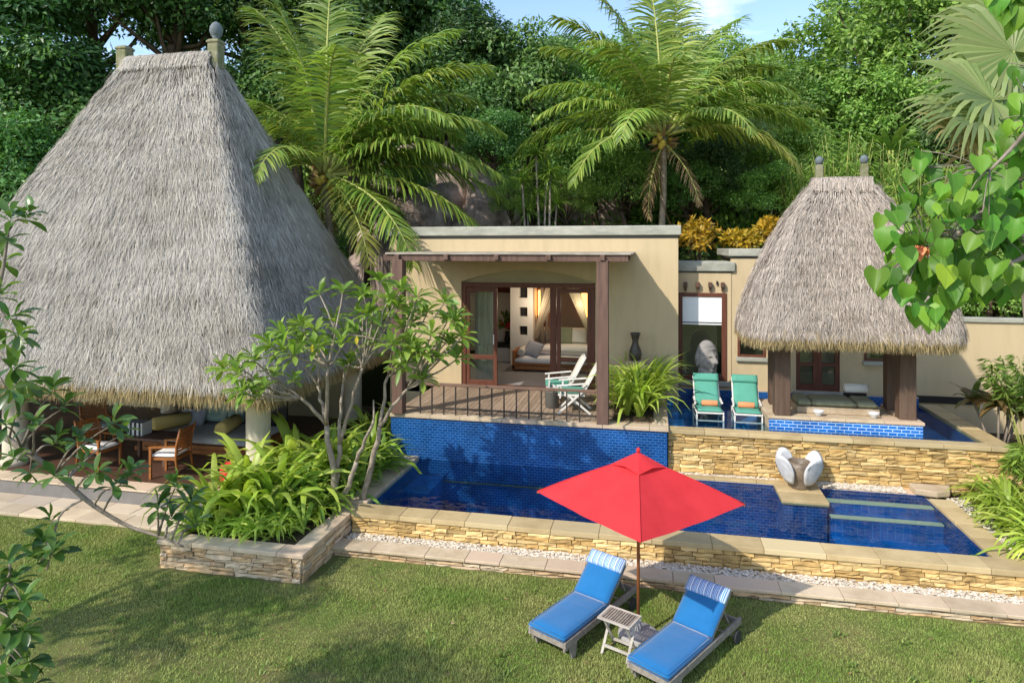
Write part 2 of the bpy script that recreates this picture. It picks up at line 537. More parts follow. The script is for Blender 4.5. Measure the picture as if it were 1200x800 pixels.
        me.validate()
        for mm in (m if isinstance(m, (list, tuple)) else [m]):
            me.materials.append(MT[mm] if isinstance(mm, str) else mm)
        o = bpy.data.objects.new(name, me)
        col.objects.link(o)
        if parent is not None:
            o.parent = parent
        if bevel:
            b = o.modifiers.new('bevel', 'BEVEL')
            b.width = bevel
            b.segments = bseg
            b.limit_method = 'ANGLE'
        if solid:
            b = o.modifiers.new('solid', 'SOLIDIFY')
            b.thickness = solid
        if sub:
            b = o.modifiers.new('sub', 'SUBSURF')
            b.levels = b.render_levels = sub
        return o


def tag(o, label, cat, group=None):
    o['label'] = label
    o['category'] = cat
    if group:
        o['group'] = group
    return o


def thing(name, label, cat, loc=(0, 0, 0), rz=0, group=None):
    o = bpy.data.objects.new(name, None)
    o.empty_display_size = .2
    col.objects.link(o)
    o.location = loc
    o.rotation_euler = (0, 0, rz)
    return tag(o, label, cat, group)


def struct(o, kind='structure'):
    o['kind'] = kind
    return o


def dup(o, loc=None, rz=None, scale=None, label=None, group=None, parent=None):
    c = o.copy()
    col.objects.link(c)
    c.parent = parent
    for ch in list(o.children):
        dup(ch, parent=c)
    if loc is not None:
        c.location = loc
    if rz is not None:
        c.rotation_euler = (0, 0, rz)
    if scale is not None:
        c.scale = (scale,) * 3 if np.isscalar(scale) else scale
    if label:
        c['label'] = label
    if group:
        c['group'] = group
    return c


def unit(v):
    v = np.asarray(v, float)
    return v / (np.linalg.norm(v, axis=-1, keepdims=True) + 1e-9)


def rand_dir(n, r=rng):
    return unit(r.normal(size=(n, 3)))


def leaves(mb, C, A, Nn, L, W, mi=0, fold=.15):
    """4-vertex leaves: base C, axis A, normal Nn, length L, width W"""
    C, A, Nn = np.asarray(C), unit(A), unit(Nn)
    n = len(C)
    L = np.broadcast_to(L, (n,))[:, None]
    W = np.broadcast_to(W, (n,))[:, None]
    S = unit(np.cross(A, Nn))
    U = np.cross(S, A)
    V = np.stack([C, C + A * L * .45 + S * W / 2 + U * W * fold, C + A * L, C + A * L * .45 - S * W / 2 + U * W * fold], 1)
    F = np.arange(n * 4).reshape(n, 4)
    # two triangles so that the fold shows
    T = np.concatenate([F[:, [0, 1, 2]], F[:, [0, 2, 3]]])
    mb.add(V.reshape(-1, 3), T, mi)


def strips(mb, P, S, W, mi=0, cup=0, smooth=True):
    """N ribbons along curves P (N,K,3), side vectors S (N,3) or (N,K,3), widths W (N,K)"""
    N, K, _ = P.shape
    if S.ndim == 2:
        S = np.repeat(S[:, None], K, 1)
    W = np.broadcast_to(W, (N, K))[..., None]
    if cup:
        T = np.gradient(P, axis=1)
        U = unit(np.cross(S, T))
        V = np.stack([P + S * W / 2 + U * W * cup, P, P - S * W / 2 + U * W * cup], 2)
        c = 3
    else:
        V = np.stack([P + S * W / 2, P - S * W / 2], 2)
        c = 2
    V = V.reshape(-1, 3)
    base = np.arange(N * K).reshape(N, K)
    fs = []
    for j in range(c - 1):
        a = base[:, :-1] * c + j
        b = base[:, 1:] * c + j
        fs.append(np.stack([a, a + 1, b + 1, b], -1).reshape(-1, 4))
    mb.add(V, np.concatenate(fs), mi, smooth)


# ------------------------------------------------------------------ generic makers
def ledge(mb, p0, p1, z0, z1, nrm, depth=.06, row=.075, lmin=.18, lmax=.5, mi=0, r=None):
    """split-face courses of stones from p0 to p1 (xy), facing nrm"""
    r = r or rng
    p0, p1 = np.array(p0, float), np.array(p1, float)
    Ltot = np.linalg.norm(p1 - p0)
    d = (p1 - p0) / Ltot
    nrm = np.array(nrm, float)
    nrow = max(1, int(round((z1 - z0) / row)))
    edges = np.cumsum(np.concatenate([[0], r.uniform(.75, 1.25, nrow)]))
    edges = z0 + edges / edges[-1] * (z1 - z0)
    for k in range(nrow):
        x = -r.uniform(0, lmin)
        while x < Ltot:
            l = r.uniform(lmin, lmax)
            a, b = max(0, x), min(Ltot, x + l)
            x += l
            if b - a < .03:
                continue
            g = .005
            out = depth * r.uniform(.25, 1.0)
            n = 3
            xs = np.linspace(a + g, b - g, n + 1)
            zs = np.linspace(edges[k] + g, edges[k + 1] - g, 3)
            V, F = [], []
            for j, zz in enumerate(zs):
                for i, xx in enumerate(xs):
                    edge = (i in (0, n)) or (j in (0, 2))
                    o = out * (.84 if edge else 1) + r.normal(0, .007)
                    q = p0 + d * xx + nrm * o
                    V.append((q[0], q[1], zz + (r.normal(0, .004) if edge else 0)))
            for zz, xx in [(zs[j], xs[i]) for j in range(3) for i in range(n + 1)]:
                q = p0 + d * xx - nrm * .01
                V.append((q[0], q[1], zz))
            nn = (n + 1)
            flip = np.cross(np.append(d, 0), (0, 0, 1))[:2] @ nrm < 0
            for j in range(2):
                for i in range(n):
                    f = (j * nn + i, j * nn + i + 1, (j + 1) * nn + i + 1, (j + 1) * nn + i)
                    F.append(f[::-1] if flip else f)
            o2 = 3 * nn
            for i in range(n):
                F.append((i, i + o2, i + 1 + o2, i + 1))
                t = 2 * nn
                F.append((t + i, t + i + 1, t + i + 1 + o2, t + i + o2))
            for j in range(2):
                for e in (0, n):
                    a0, b0 = j * nn + e, (j + 1) * nn + e
                    F.append((a0, b0, b0 + o2, a0 + o2))
            mb.add(V, np.array(F), mi)


def slabs(mb, p0, p1, inward, width, z0, z1, lmin=.5, lmax=.9, mi=0, r=None):
    """a run of coping slabs from p0 to p1; they extend `width` along inward"""
    r = r or rng
    p0, p1, inward = np.array(p0, float), np.array(p1, float), np.array(inward, float)
    Lt = np.linalg.norm(p1 - p0)
    d = (p1 - p0) / Lt
    x = 0
    while x < Lt - .02:
        l = r.uniform(lmin, lmax)
        b = min(Lt, x + l)
        if Lt - b < .25:
            b = Lt
        j = r.uniform(-.004, .004, 3)
        a0, a1 = p0 + d * (x + .003), p0 + d * (b - .003)
        qs = [a0 + inward * j[0], a1 + inward * j[0], a1 + inward * (width + j[1]), a0 + inward * (width + j[1])]
        V = [(q[0], q[1], z) for z in (z0, z1 + j[2] * .6) for q in qs]
        mb.add(V, np.array([(3, 2, 1, 0), (4, 5, 6, 7), (0, 1, 5, 4), (1, 2, 6, 5), (2, 3, 7, 6), (3, 0, 4, 7)]), mi)
        x = b
    return mb


def strap_mesh(name, n, L, W, droop, m, r, upright=.5, K=7, cup=.12, twist=.3):
    mb = MB()
    az = r.uniform(0, 2 * math.pi, n)
    el = np.clip(r.normal(upright, .28, n), .1, 1.35)
    Ls = L * r.uniform(.6, 1.1, n)
    t = np.linspace(0, 1, K)
    hd = np.stack([np.cos(az), np.sin(az), np.zeros(n)], 1)
    # integrate the direction as it droops
    P = np.zeros((n, K, 3))
    P[:, 0] = hd * r.uniform(0, .05, n)[:, None]
    dr = droop * r.uniform(.6, 1.4, n)
    for k in range(1, K):
        e = el + .25 - dr * (t[k] ** 1.6)
        d = hd * np.cos(e)[:, None] + np.array([0, 0, 1]) * np.sin(e)[:, None]
        P[:, k] = P[:, k - 1] + d * (Ls / (K - 1))[:, None]
    P[..., 2] = np.maximum(P[..., 2], .01)
    side = np.stack([-np.sin(az), np.cos(az), r.normal(0, twist, n)], 1)
    side = unit(side)
    prof = np.interp(t, [0, .15, .45, .75, 1], [.45, .8, 1, .7, .04])
    Wd = W * r.uniform(.75, 1.2, n)[:, None] * prof[None]
    strips(mb, P, side, Wd, cup=cup)
    o = mb.build(name, m)
    return o


def crown_mb(mb, c, rad, nclump, clump_r, nleaf, leafL, leafW, r, droop=.35, shell=(.45, 1.0), mi=0, flat=.0):
    c, rad = np.array(c, float), np.array(rad, float)
    d = rand_dir(nclump, r)
    d[:, 2] = np.where(d[:, 2] < -.45, -d[:, 2], d[:, 2])
    rr = r.uniform(shell[0], shell[1], nclump)[:, None]
    CC = c + d * rad * rr
    CR = clump_r * r.uniform(.6, 1.35, nclump)
    per = np.maximum(8, (nleaf / nclump * (CR / clump_r) ** 2)).astype(int)
    P, A, N, Ls = [], [], [], []
    for i in range(nclump):
        k = per[i]
        dd = rand_dir(k, r)
        dd = unit(dd + d[i] * .45 + np.array([0, 0, .25]))
        rad_k = CR[i] * r.uniform(.45, 1.08, k)[:, None] * np.array([1, 1, .72])
        p = CC[i] + dd * rad_k
        ax = unit(np.cross(dd, rand_dir(k, r)) + dd * .5 + np.array([0, 0, -droop]))
        P.append(p)
        A.append(ax)
        N.append(unit(dd + rand_dir(k, r) * .45 + np.array([0, 0, .35])))
        Ls.append(r.uniform(.65, 1.25, k))
    P, A, N, Ls = map(np.concatenate, (P, A, N, Ls))
    leaves(mb, P, A, N, leafL * Ls, leafW * Ls, mi)
    return CC


def tree_proto(name, r, H, rad, nclump, clump_r, nleaf, leafL, leafW, leafm, barkm='bark_dk', label='', cat='tree', group=None):
    """tree at origin, crown centre at height H"""
    t = thing(name, label, cat, group=group)
    mb = MB()
    CC = crown_mb(mb, (0, 0, H), rad, nclump, clump_r, nleaf, leafL, leafW, r)
    tb = MB()
    tr = .035 * H + .05
    pts = [(0, 0, -5.0), (0, 0, -1.5), (r.normal(0, .06), r.normal(0, .06), H * .3), (r.normal(0, .15), r.normal(0, .15), H * .65), (r.normal(0, .2), r.normal(0, .2), H)]
    tb.tube(pts, [tr * 1.4, tr * 1.25, tr, tr * .75, tr * .4], 9)
    for i in r.choice(nclump, min(9, nclump), replace=False):
        z0 = H * r.uniform(.5, .85)
        s0 = np.array([0, 0, z0])
        e = CC[i]
        m = (s0 + e) / 2 + np.array([0, 0, -.1 * H * r.uniform(0, 1)])
        tb.tube([s0, m, e], [tr * .45, tr * .28, tr * .1], 6)
    tb.build('trunk', barkm, t)
    mb.build('crown', leafm, t)
    return t


# ------------------------------------------------------------------ world, sun
SUN = unit(np.array([-.45, -.60, .66]))
w = bpy.data.worlds.new('World')
scene.world = w
w.use_nodes = True
nt = w.node_tree
for n in list(nt.nodes):
    nt.nodes.remove(n)
wo = NN(nt, 'ShaderNodeOutputWorld')
bg = NN(nt, 'ShaderNodeBackground')
bg.inputs[1].default_value = .15
sk = NN(nt, 'ShaderNodeTexSky')
sk.sky_type = 'NISHITA'
sk.sun_disc = False
sk.sun_elevation = math.asin(SUN[2])
sk.sun_rotation = math.atan2(SUN[0], SUN[1])
sk.air_density, sk.dust_density, sk.ozone_density = 1.0, .6, 1.2
tcw = NN(nt, 'ShaderNodeTexCoord')
mpw = NN(nt, 'ShaderNodeMapping')
mpw.inputs['Scale'].default_value = (1.3, 1.3, 4.5)
nt.links.new(tcw.outputs['Generated'], mpw.inputs[0])
nw = NN(nt, 'ShaderNodeTexNoise')
nw.inputs['Scale'].default_value = 2.6
nw.inputs['Detail'].default_value = 7
nw.inputs['Roughness'].default_value = .6
nt.links.new(mpw.outputs[0], nw.inputs['Vector'])
mrw = NN(nt, 'ShaderNodeMapRange')
mrw.inputs['From Min'].default_value, mrw.inputs['From Max'].default_value = .53, .78
mrw.inputs['To Max'].default_value = .8
nt.links.new(nw.outputs['Fac'], mrw.inputs['Value'])
mxw = NN(nt, 'ShaderNodeMix', data_type='RGBA')
nt.links.new(mrw.outputs[0], mxw.inputs[0])
nt.links.new(sk.outputs[0], mxw.inputs[6])
mxw.inputs[7].default_value = (6.5, 6.8, 7.2, 1)
nt.links.new(mxw.outputs[2], bg.inputs[0])
nt.links.new(bg.outputs[0], wo.inputs[0])

sl = bpy.data.lights.new('sun', 'SUN')
sl.energy = 2.5
sl.angle = R(.8)
sl.color = (1.0, .93, .82)
so = bpy.data.objects.new('sun', sl)
col.objects.link(so)
so.rotation_euler = Vector(-SUN).to_track_quat('-Z', 'Y').to_euler()
so.location = (-20, -20, 30)

scene.view_settings.view_transform = 'Standard'
scene.view_settings.look = 'None'
scene.view_settings.exposure = .98
scene.view_settings.gamma = 1
scene.render.engine = 'CYCLES'
scene.cycles.use_denoising = True
scene.cycles.max_bounces = 8
scene.cycles.transparent_max_bounces = 12
scene.cycles.caustics_reflective = False
scene.cycles.caustics_refractive = False

# ------------------------------------------------------------------ ground, hill
def hill_h(X, Y):
    X, Y = np.asarray(X, float), np.asarray(Y, float)
    d = Y - 20.5 + .04 * X
    z = 1.2 + np.interp(d, [-1, 0, 4, 12, 26, 60, 300], [0, .15, 3.0, 7.4, 11.5, 14.0, 15.0])
    z = z + .35 * np.sin(X * .7 + Y * .3) * np.clip(d / 4, 0, 1) + .8 * np.sin(X * .21 + 1.3) * np.clip(d / 10, 0, 1)
    return z


mb = MB()
for x0, x1, y0, y1 in [(-150, -5.0, -150, 19.6), (-5.0, 4.88, -150, 10.9), (-5.0, 4.88, 13.62, 19.6), (4.88, 150, -150, 19.6)]:
    mb.quads([(x0, y0, 0), (x1, y0, 0), (x1, y1, 0), (x0, y1, 0)], [(0, 1, 2, 3)])
struct(mb.build('lawn', 'lawn'))

xs = np.linspace(-75, 75, 101)
ys = np.concatenate([[19.3], np.linspace(19.6, 60, 70), np.linspace(64, 220, 20)])
XX, YY = np.meshgrid(xs, ys)
ZZ = hill_h(XX, YY)
ZZ[0] = -.3
V = np.stack([XX, YY, ZZ], -1).reshape(-1, 3)
nx = len(xs)
F = [(j * nx + i, j * nx + i + 1, (j + 1) * nx + i + 1, (j + 1) * nx + i) for j in range(len(ys) - 1) for i in range(nx - 1)]
struct(MB().quads(V, F, smooth=True).build('hillside', 'hill'))


def blades(n, x0, x1, y0, y1, Lm, Wm, r):
    X, Y = r.uniform(x0, x1, n), r.uniform(y0, y1, n)
    # tufted density
    keep = ~((X > -7.62) & (X < -4.95) & (Y > 8.93)) & ~((X > -5.1) & (Y > 9.93)) & ~((X < -7.5) & (Y > 10.12 + .05 * np.sin(X * 9)))
    X, Y = X[keep], Y[keep]
    k = len(X)
    az = r.uniform(0, 2 * math.pi, k)
    tilt = r.uniform(.1, 1.0, k)
    patch = .75 + .45 * np.sin(X * 1.3 + 2 * np.sin(Y * 1.1)) * np.sin(Y * 1.7 + X * .6)
    L = Lm * r.uniform(.5, 1.2, k) * patch
    B = np.stack([X, Y, np.zeros(k)], 1)
    d = np.stack([np.cos(az) * np.sin(tilt), np.sin(az) * np.sin(tilt), np.cos(tilt)], 1)
    s = np.stack([-np.sin(az), np.cos(az), np.zeros(k)], 1)
    Wd = (Wm * r.uniform(.6, 1.2, k))[:, None]
    Vv = np.stack([B + s * Wd / 2, B - s * Wd / 2, B + d * L[:, None]], 1).reshape(-1, 3)
    return Vv, np.arange(k * 3).reshape(k, 3)


gm = MB()
gr = np.random.default_rng(3)
for a in [(430000, -16, 6.5, 7.2, 10.2, .05, .011), (90000, -14.5, 8, 5, 7.2, .05, .012), (50000, -16, 10, 0, 5, .06, .016)]:
    gm.add(*blades(*a, gr))
struct(gm.build('grass', 'grass'), 'stuff')

fl = MB()
n = 260
gx, gy = gr.uniform(-12, 6, n), gr.uniform(6, 10.0, n)
ok = ~((gx > -7.7) & (gy > 8.85)) | ((gx > -5) & (gy < 9.85))
gx, gy = gx[ok], gy[ok]
n = len(gx)
leaves(fl, np.stack([gx, gy, gr.uniform(.035, .06, n)], 1), np.stack([gr.normal(size=n), gr.normal(size=n), gr.normal(0, .15, n)], 1), np.stack([gr.normal(0, .3, n), gr.normal(0, .3, n), np.ones(n)], 1), gr.uniform(.04, .085, n), gr.uniform(.018, .035, n))
struct(fl.build('fallen_leaves', 'lf_dead'), 'stuff')
wd = MB()
for k in range(90):
    cx, cy = gr.uniform(-11, 6), gr.uniform(6.2, 9.8)
    if cx > -7.7 and cx < -4.9 and cy > 8.8:
        continue
    m_ = gr.integers(9, 22)
    a_ = gr.uniform(0, 6.28, m_)
    leaves(wd, np.stack([cx + gr.normal(0, .05, m_), cy + gr.normal(0, .05, m_), np.full(m_, .02)], 1), np.stack([np.cos(a_), np.sin(a_), gr.uniform(.3, 1.2, m_)], 1), np.stack([-np.cos(a_), -np.sin(a_), np.ones(m_)], 1), .075, .022)
struct(wd.build('weeds', 'lf_mid'), 'stuff')
# clover-like darker tufts at the low wall
# ------------------------------------------------------------------ path and terrace on the left
mb = MB()
pr = np.random.default_rng(11)
y = 10.2
for wdt in (.42,):
    pass
rows = [(10.2, 10.62), (10.62, 11.05)]
for ya, yb in rows:
    x = -30.0
    while x < -5.4:
        l = pr.uniform(.5, 1.0)
        j = pr.uniform(-.004, .004)
        mb.box(x + .004, min(x + l, -5.4) - .004, ya + .004, yb - .004, -.05, .05 + j)
        x += l
struct(mb.build('path', 'paver', bevel=.006))

t = thing('terrace', 'raised dining terrace with pale stone edge under the tall thatched roof', 'terrace', (-11.6, 14.2, 0))
mb = MB().box(-20, -7.62, 11.05, 18.4, -.1, .30)
mb.build('plinth', mat('terrace_riser', (.20, .185, .17), .9, base2=(.15, .14, .13), nscale=3), t)
mb = MB()
slabs(mb, (-20, 11.02), (-7.62, 11.02), (0, 1), .42, .302, .335, .5, .85)
mb.build('edge', 'sand_pale', t, bevel=.006)
mb = MB().box(-20, -7.62, 11.45, 18.35, .303, .322)
mb.build('plank_floor', 'floor_dk', t)

# ------------------------------------------------------------------ lower pool
pool = thing('swimming_pool', 'long lower swimming pool of blue tiles with sandstone rim and golden stone front', 'pool', (0, 12.2, 0))
PX0, PX1, PY0, PY1, PB = -4.97, 4.85, 10.98, 13.55, -.75
mb = MB()
mb.quads([(PX0, PY0, PB), (PX1, PY0, PB), (PX1, PY1 + .2, PB), (PX0, PY1 + .2, PB)], [(0, 1, 2, 3)])
mb.build('pool_floor', 'tile_floor', pool)
mb = MB()
mb.quads([(PX0, PY0, PB), (PX1, PY0, PB), (PX1, PY0, .44), (PX0, PY0, .44)], [(0, 3, 2, 1)])
mb.quads([(.2, PY1, PB), (PX1, PY1, PB), (PX1, PY1, .44), (.2, PY1, .44)], [(0, 1, 2, 3)])
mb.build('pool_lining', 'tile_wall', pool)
mb = MB()
mb.quads([(PX0, PY0, PB), (PX0, PY1 + .2, PB), (PX0, PY1 + .2, .46), (PX0, PY0, .46)], [(0, 1, 2, 3)])
mb.quads([(PX1, PY0, PB), (PX1, PY1, PB), (PX1, PY1, .44), (PX1, PY0, .44)], [(0, 3, 2, 1)])
mb.build('pool_side_lining', 'tile_side', pool)
mb = MB()
pr = np.random.default_rng(5)
slabs(mb, (-5.06, 10.56), (5.7, 10.56), (0, 1), .42, .40, .48, .55, .95, r=pr)
mb.build('coping', 'sand', pool, bevel=.008)
mb = MB()
slabs(mb, (4.86, 10.98), (4.86, 13.3), (1, 0), .36, .40, .482, .5, .8, r=pr)            # right
mb.build('coping', 'sand', pool, bevel=.008)
mb = MB()
slabs(mb, (.27, 13.56), (2.3, 13.56), (0, 1), .17, .40, .482, .5, .9, r=pr)             # back
mb.build('coping', 'sand', pool, bevel=.008)
mb = MB()
ledge(mb, (-5.06, 10.62), (8.5, 10.62), .10, .40, (0, -1), .05, .056, .14, .40, r=pr)
mb.build('stone_facing', 'gold', pool)
MB().box(-5.06, 8.5, 10.62, 10.97, -.2, .395).build('front_wall', 'mortar', pool)
# submerged steps and pale nosings at the shallow end, spa basin divider
mb = MB()
for i, (ya, yb, zt) in enumerate([(13.02, 13.16, .405), (12.60, 12.72, .28)]):
    mb.box(3.05, 4.84, ya, yb, zt - .03, zt)
mb.build('step_edge', mat('pale_tile', (.62, .55, .36), .4, base2=(.55, .5, .33), nscale=4), pool, bevel=.006)
mb = MB()
mb.box(3.05, 4.845, 13.02, 13.16, PB + .01, .373)
mb.box(3.05, 4.845, 13.163, 13.545, PB + .01, .12)
mb.box(3.05, 4.845, 12.60, 13.017, PB + .01, .248)
mb.box(3.05, 4.845, 12.2, 12.597, PB + .01, -.05)
mb.box(-4.965, -4.4, 12.6, 13.66, PB + .01, .1)
mb.build('step', 'tile_step', pool)

wmb = MB().quads([(PX0, PY0, .435), (PX1, PY0, .435), (PX1, PY1, .435), (.2, PY1, .435), (.2, 13.69, .435), (PX0, 13.69, .435)], np.array([(0, 1, 2, 3, 4, 5)]))
struct(wmb.build('water', 'water'))

# ------------------------------------------------------------------ low retaining wall on the lawn and gravel strip
lw = thing('retaining_wall', 'low buff stone kerb wall between the lawn and the white gravel', 'wall', (0, 10.1, 0))
mb = MB()
ledge(mb, (-5.1, 10.02), (12, 10.02), -.02, .13, (0, -1), .045, .052, .2, .5, r=pr)
mb.build('stone_facing', 'buff', lw)
mb = MB()
slabs(mb, (-5.12, 9.96), (12, 9.96), (0, 1), .34, .11, .155, .5, .9, r=pr)
mb.build('coping', 'sand_pale', lw, bevel=.008)
MB().box(-5.1, 12, 10.025, 10.2, -.1, .11).build('core', 'mortar', lw)


def pebbles(mb, x0, x1, y0, y1, z, n, s, r):
    ico = np.array([(0, 0, 1), (.9, 0, .2), (.25, .85, .2), (-.72, .5, .2), (-.72, -.5, .2), (.25, -.85, .2)])
    Fb = np.array([(0, 1, 2), (0, 2, 3), (0, 3, 4), (0, 4, 5), (0, 5, 1)])
    C = np.stack([r.uniform(x0, x1, n), r.uniform(y0, y1, n), z + r.uniform(0, s * .8, n)], 1)
    a = r.uniform(0, 6.28, n)
    sc = s * r.uniform(.5, 1.3, (n, 1, 3)) * np.array([1, 1, .75])
    V = ico[None] * sc
    ca, sa = np.cos(a)[:, None], np.sin(a)[:, None]
    V = np.stack([V[..., 0] * ca - V[..., 1] * sa, V[..., 0] * sa + V[..., 1] * ca, V[..., 2]], -1) + C[:, None]
    F = (np.arange(n)[:, None, None] * 6 + Fb[None]).reshape(-1, 3)
    mb.add(V.reshape(-1, 3), F, 0, True)


mb = MB()
pebbles(mb, -5.05, 9, 10.29, 10.58, .11, 6500, .028, pr)
pebbles(mb, 2.9, 4.6, 13.58, 13.9, .44, 1300, .028, pr)
pebbles(mb, .3, 2.4, 13.73, 13.9, .44, 700, .026, pr)
pebbles(mb, 5.22, 5.6, 10.98, 13.6, .40, 1100, .03, pr)
struct(mb.build('pebbles', 'pebble'), 'stuff')
mb = MB().box(-5.05, 12, 10.3, 10.6, -.1, .11).box(.27, 5.0, 13.56, 13.95, -.2, .44)
struct(mb.build('gravel_bed', 'sand_pale'))
mb = MB().box(5.22, 12, 10.7, 13.9, -.1, .39)
struct(mb.build('planting_bed', 'soil'))
mb = MB().box(6.6, 14, 13.9, 19.4, -.1, .7).box(-7.6, -5.63, 13.4, 19.4, -.1, .5)
struct(mb.build('garden_soil', 'soil'))

s = MB()
q = [(4.72, 13.54), (5.05, 13.44), (5.3, 13.55), (5.42, 13.88), (4.72, 13.88)]
V = [(a, b, z) for z in (.445, .56) for a, b in q]
FF = np.empty(7, object)
FF[0], FF[1] = (4, 3, 2, 1, 0), (5, 6, 7, 8, 9)
for i in range(5):
    FF[2 + i] = (i, (i + 1) % 5, 5 + (i + 1) % 5, 5 + i)
s.add(V, FF)
tag(s.build('stone_slab', 'sand_pale', bevel=.02), 'pale flat stone slab at the corner between spa pool and upper stone wall', 'stone slab')

# ------------------------------------------------------------------ planter
pl = thing('stone_planter', 'L-shaped raised buff stone planter at the corner of lawn and lower pool', 'planter', (-6.4, 10.5, 0))
mb = MB()
ledge(mb, (-7.55, 9.06), (-5.28, 9.06), -.02, .38, (0, -1), .05, .066, .16, .46, r=pr)
ledge(mb, (-5.13, 9.06), (-5.13, 11.0), -.02, .38, (1, 0), .05, .066, .16, .46, r=pr)
ledge(mb, (-7.52, 9.06), (-7.52, 11.0), -.02, .38, (-1, 0), .05, .066, .16, .46, r=pr)
ledge(mb, (-5.28, 9.06), (-5.13, 9.06), -.02, .38, (0, -1), .05, .085, .1, .2, r=pr)
mb.build('stone_facing', 'buff', pl)
mb = MB()
slabs(mb, (-7.58, 9.0), (-5.08, 9.0), (0, 1), .3, .38, .445, .5, .8, r=pr)
slabs(mb, (-5.08, 9.3), (-5.08, 11.0), (-1, 0), .3, .38, .447, .5, .8, r=pr)
slabs(mb, (-4.96, 11.0), (-4.96, 13.66), (-1, 0), .42, .38, .50, .5, .8, r=pr)
slabs(mb, (-7.58, 9.3), (-7.58, 13.4), (1, 0), .22, .38, .447, .5, .8, r=pr)
mb.build('coping', 'sand_pale', pl, bevel=.008)
MB().box(-7.5, -5.15, 9.08, 13.62, -.1, .375).box(-5.15, -4.985, 11.0, 13.62, -.6, .375).build('core', 'mortar', pl)
MB().box(-7.34, -5.4, 9.3, 13.6, .3, .415).build('soil', 'soil', pl)
# ------------------------------------------------------------------ bedroom villa
def on(x, y, Y):
    k = (x - 600) / FPX
    D = Y / (k * SY + CY)
    return D * (k * CY - SY), EYE - (y - HOR) * D / FPX


ZD = 1.38
YF = 16.7
villa = thing('villa', 'flat roofed ochre bedroom villa with open folding doors behind a timber pergola', 'villa', (-3.1, 18.7, ZD))
X0, X1 = -6.87, .59
DX0, DX1, DZ = -4.90, -1.42, 4.11


def arch_z(x):
    u = (x - (DX0 + DX1) / 2) / ((DX1 - DX0) / 2 - .06)
    return 4.13 + .30 * max(0, 1 - u * u)


mb = MB()
mb.box(X0, DX0, YF, YF + .28, .2, 5.22)
mb.box(DX1, X1, YF, YF + .28, .2, 5.22)
n = 24
ax = np.linspace(DX0 + .06, DX1 - .06, n + 1)
V, F = [], []
for x in [DX0] + list(ax) + [DX1]:
    z = arch_z(x) if DX0 + .06 <= x <= DX1 - .06 else 4.13
    V += [(x, YF, z), (x, YF, 5.22), (x, YF + .28, z)]
for i in range(n + 2):
    a, b = i * 3, i * 3 + 3
    F += [(a, b, b + 1, a + 1), (a, a + 2, b + 2, b)]
mb.quads(V, F)
mb.box(X1 - .28, X1, YF + .28, 21.4, .2, 5.22)
mb.box(X0, X0 + .28, YF + .28, 21.4, .2, 5.22)
mb.build('wall', 'wall', villa)
MB().box(X0 + .28, X1 - .28, 21.1, 21.4, .2, 5.22).build('rear_wall', 'plaster', villa)
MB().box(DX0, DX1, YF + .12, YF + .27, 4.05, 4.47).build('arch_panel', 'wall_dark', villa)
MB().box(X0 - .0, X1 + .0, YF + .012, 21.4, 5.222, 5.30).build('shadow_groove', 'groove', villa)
rf = MB().box(X0 - .07, X1 + .07, YF - .07, 21.5, 5.302, 5.54).build('parapet', 'coping_grey', villa, bevel=.02)
MB().box(X0 + .02, X1 - .02, YF + .3, 21.3, 5.0, 5.15).build('ceiling', 'plaster', villa)
MB().box(X0 + .28, X1 - .28, YF, 21.1, 1.2, 1.415).build('interior_floor', 'floor_grey', villa)
# plaster column with three niches inside
px0, pz = on(598, 400, 20.0)
px1, _ = on(624.5, 400, 20.0)
mb = MB()
nz = [on(613, y, 20.0)[1] for y in (337, 349, 360, 371, 382, 393)]
nx0, nx1 = on(608.5, 350, 20)[0], on(618, 350, 20)[0]
mb.box(px0, nx0, 20.0, 21.1, 1.415, 4.98).box(nx1, px1, 20.0, 21.1, 1.415, 4.98)
zs = [4.98] + nz + [1.415]
for a in range(0, 8, 2):
    mb.box(nx0, nx1, 20.0, 21.1, zs[a + 1], zs[a])
mb.build('interior_pillar', 'plaster', villa)
for k in range(3):
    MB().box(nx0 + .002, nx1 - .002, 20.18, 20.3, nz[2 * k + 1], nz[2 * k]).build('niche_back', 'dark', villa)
# dark red panelled wall beyond
rx0, rx1 = on(625, 350, 20.6)[0], X1 - .28
MB().box(rx0, rx1, 20.7, 21.09, 1.415, 4.98).build('headboard_panel', 'redwood', villa)
MB().box(X0 + .29, px0 - .05, 20.9, 21.08, 3.55, 4.6).build('wall_cabinet', 'redwood', villa)

# door frame and leaves
dm = MB()
dm.box(DX0, DX1, YF + .03, YF + .17, 3.97, 4.09)
dm.box(DX0, DX0 + .11, YF + .03, YF + .17, 1.42, 3.97).box(DX1 - .11, DX1, YF + .03, YF + .17, 1.42, 3.97)
dm.build('door_frame', 'timber_red', villa, bevel=.008)


def leaf_door(x0, x1, y, parent, cross=2.16):
    m = MB()
    m.box(x0, x0 + .1, y, y + .06, 1.43, 3.96).box(x1 - .1, x1, y, y + .06, 1.43, 3.96)
    m.box(x0 + .1, x1 - .1, y, y + .06, 3.85, 3.96).box(x0 + .1, x1 - .1, y, y + .06, 1.43, 1.56)
    m.box(x0 + .1, x1 - .1, y, y + .06, cross - .06, cross + .06)
    d = m.build('folding_door', 'timber_red', parent, bevel=.006)
    MB().box(x0 + .1, x1 - .1, y + .025, y + .035, 1.56, cross - .06).box(x0 + .1, x1 - .1, y + .025, y + .035, cross + .06, 3.85).build('glass', 'glass', d)
    return d


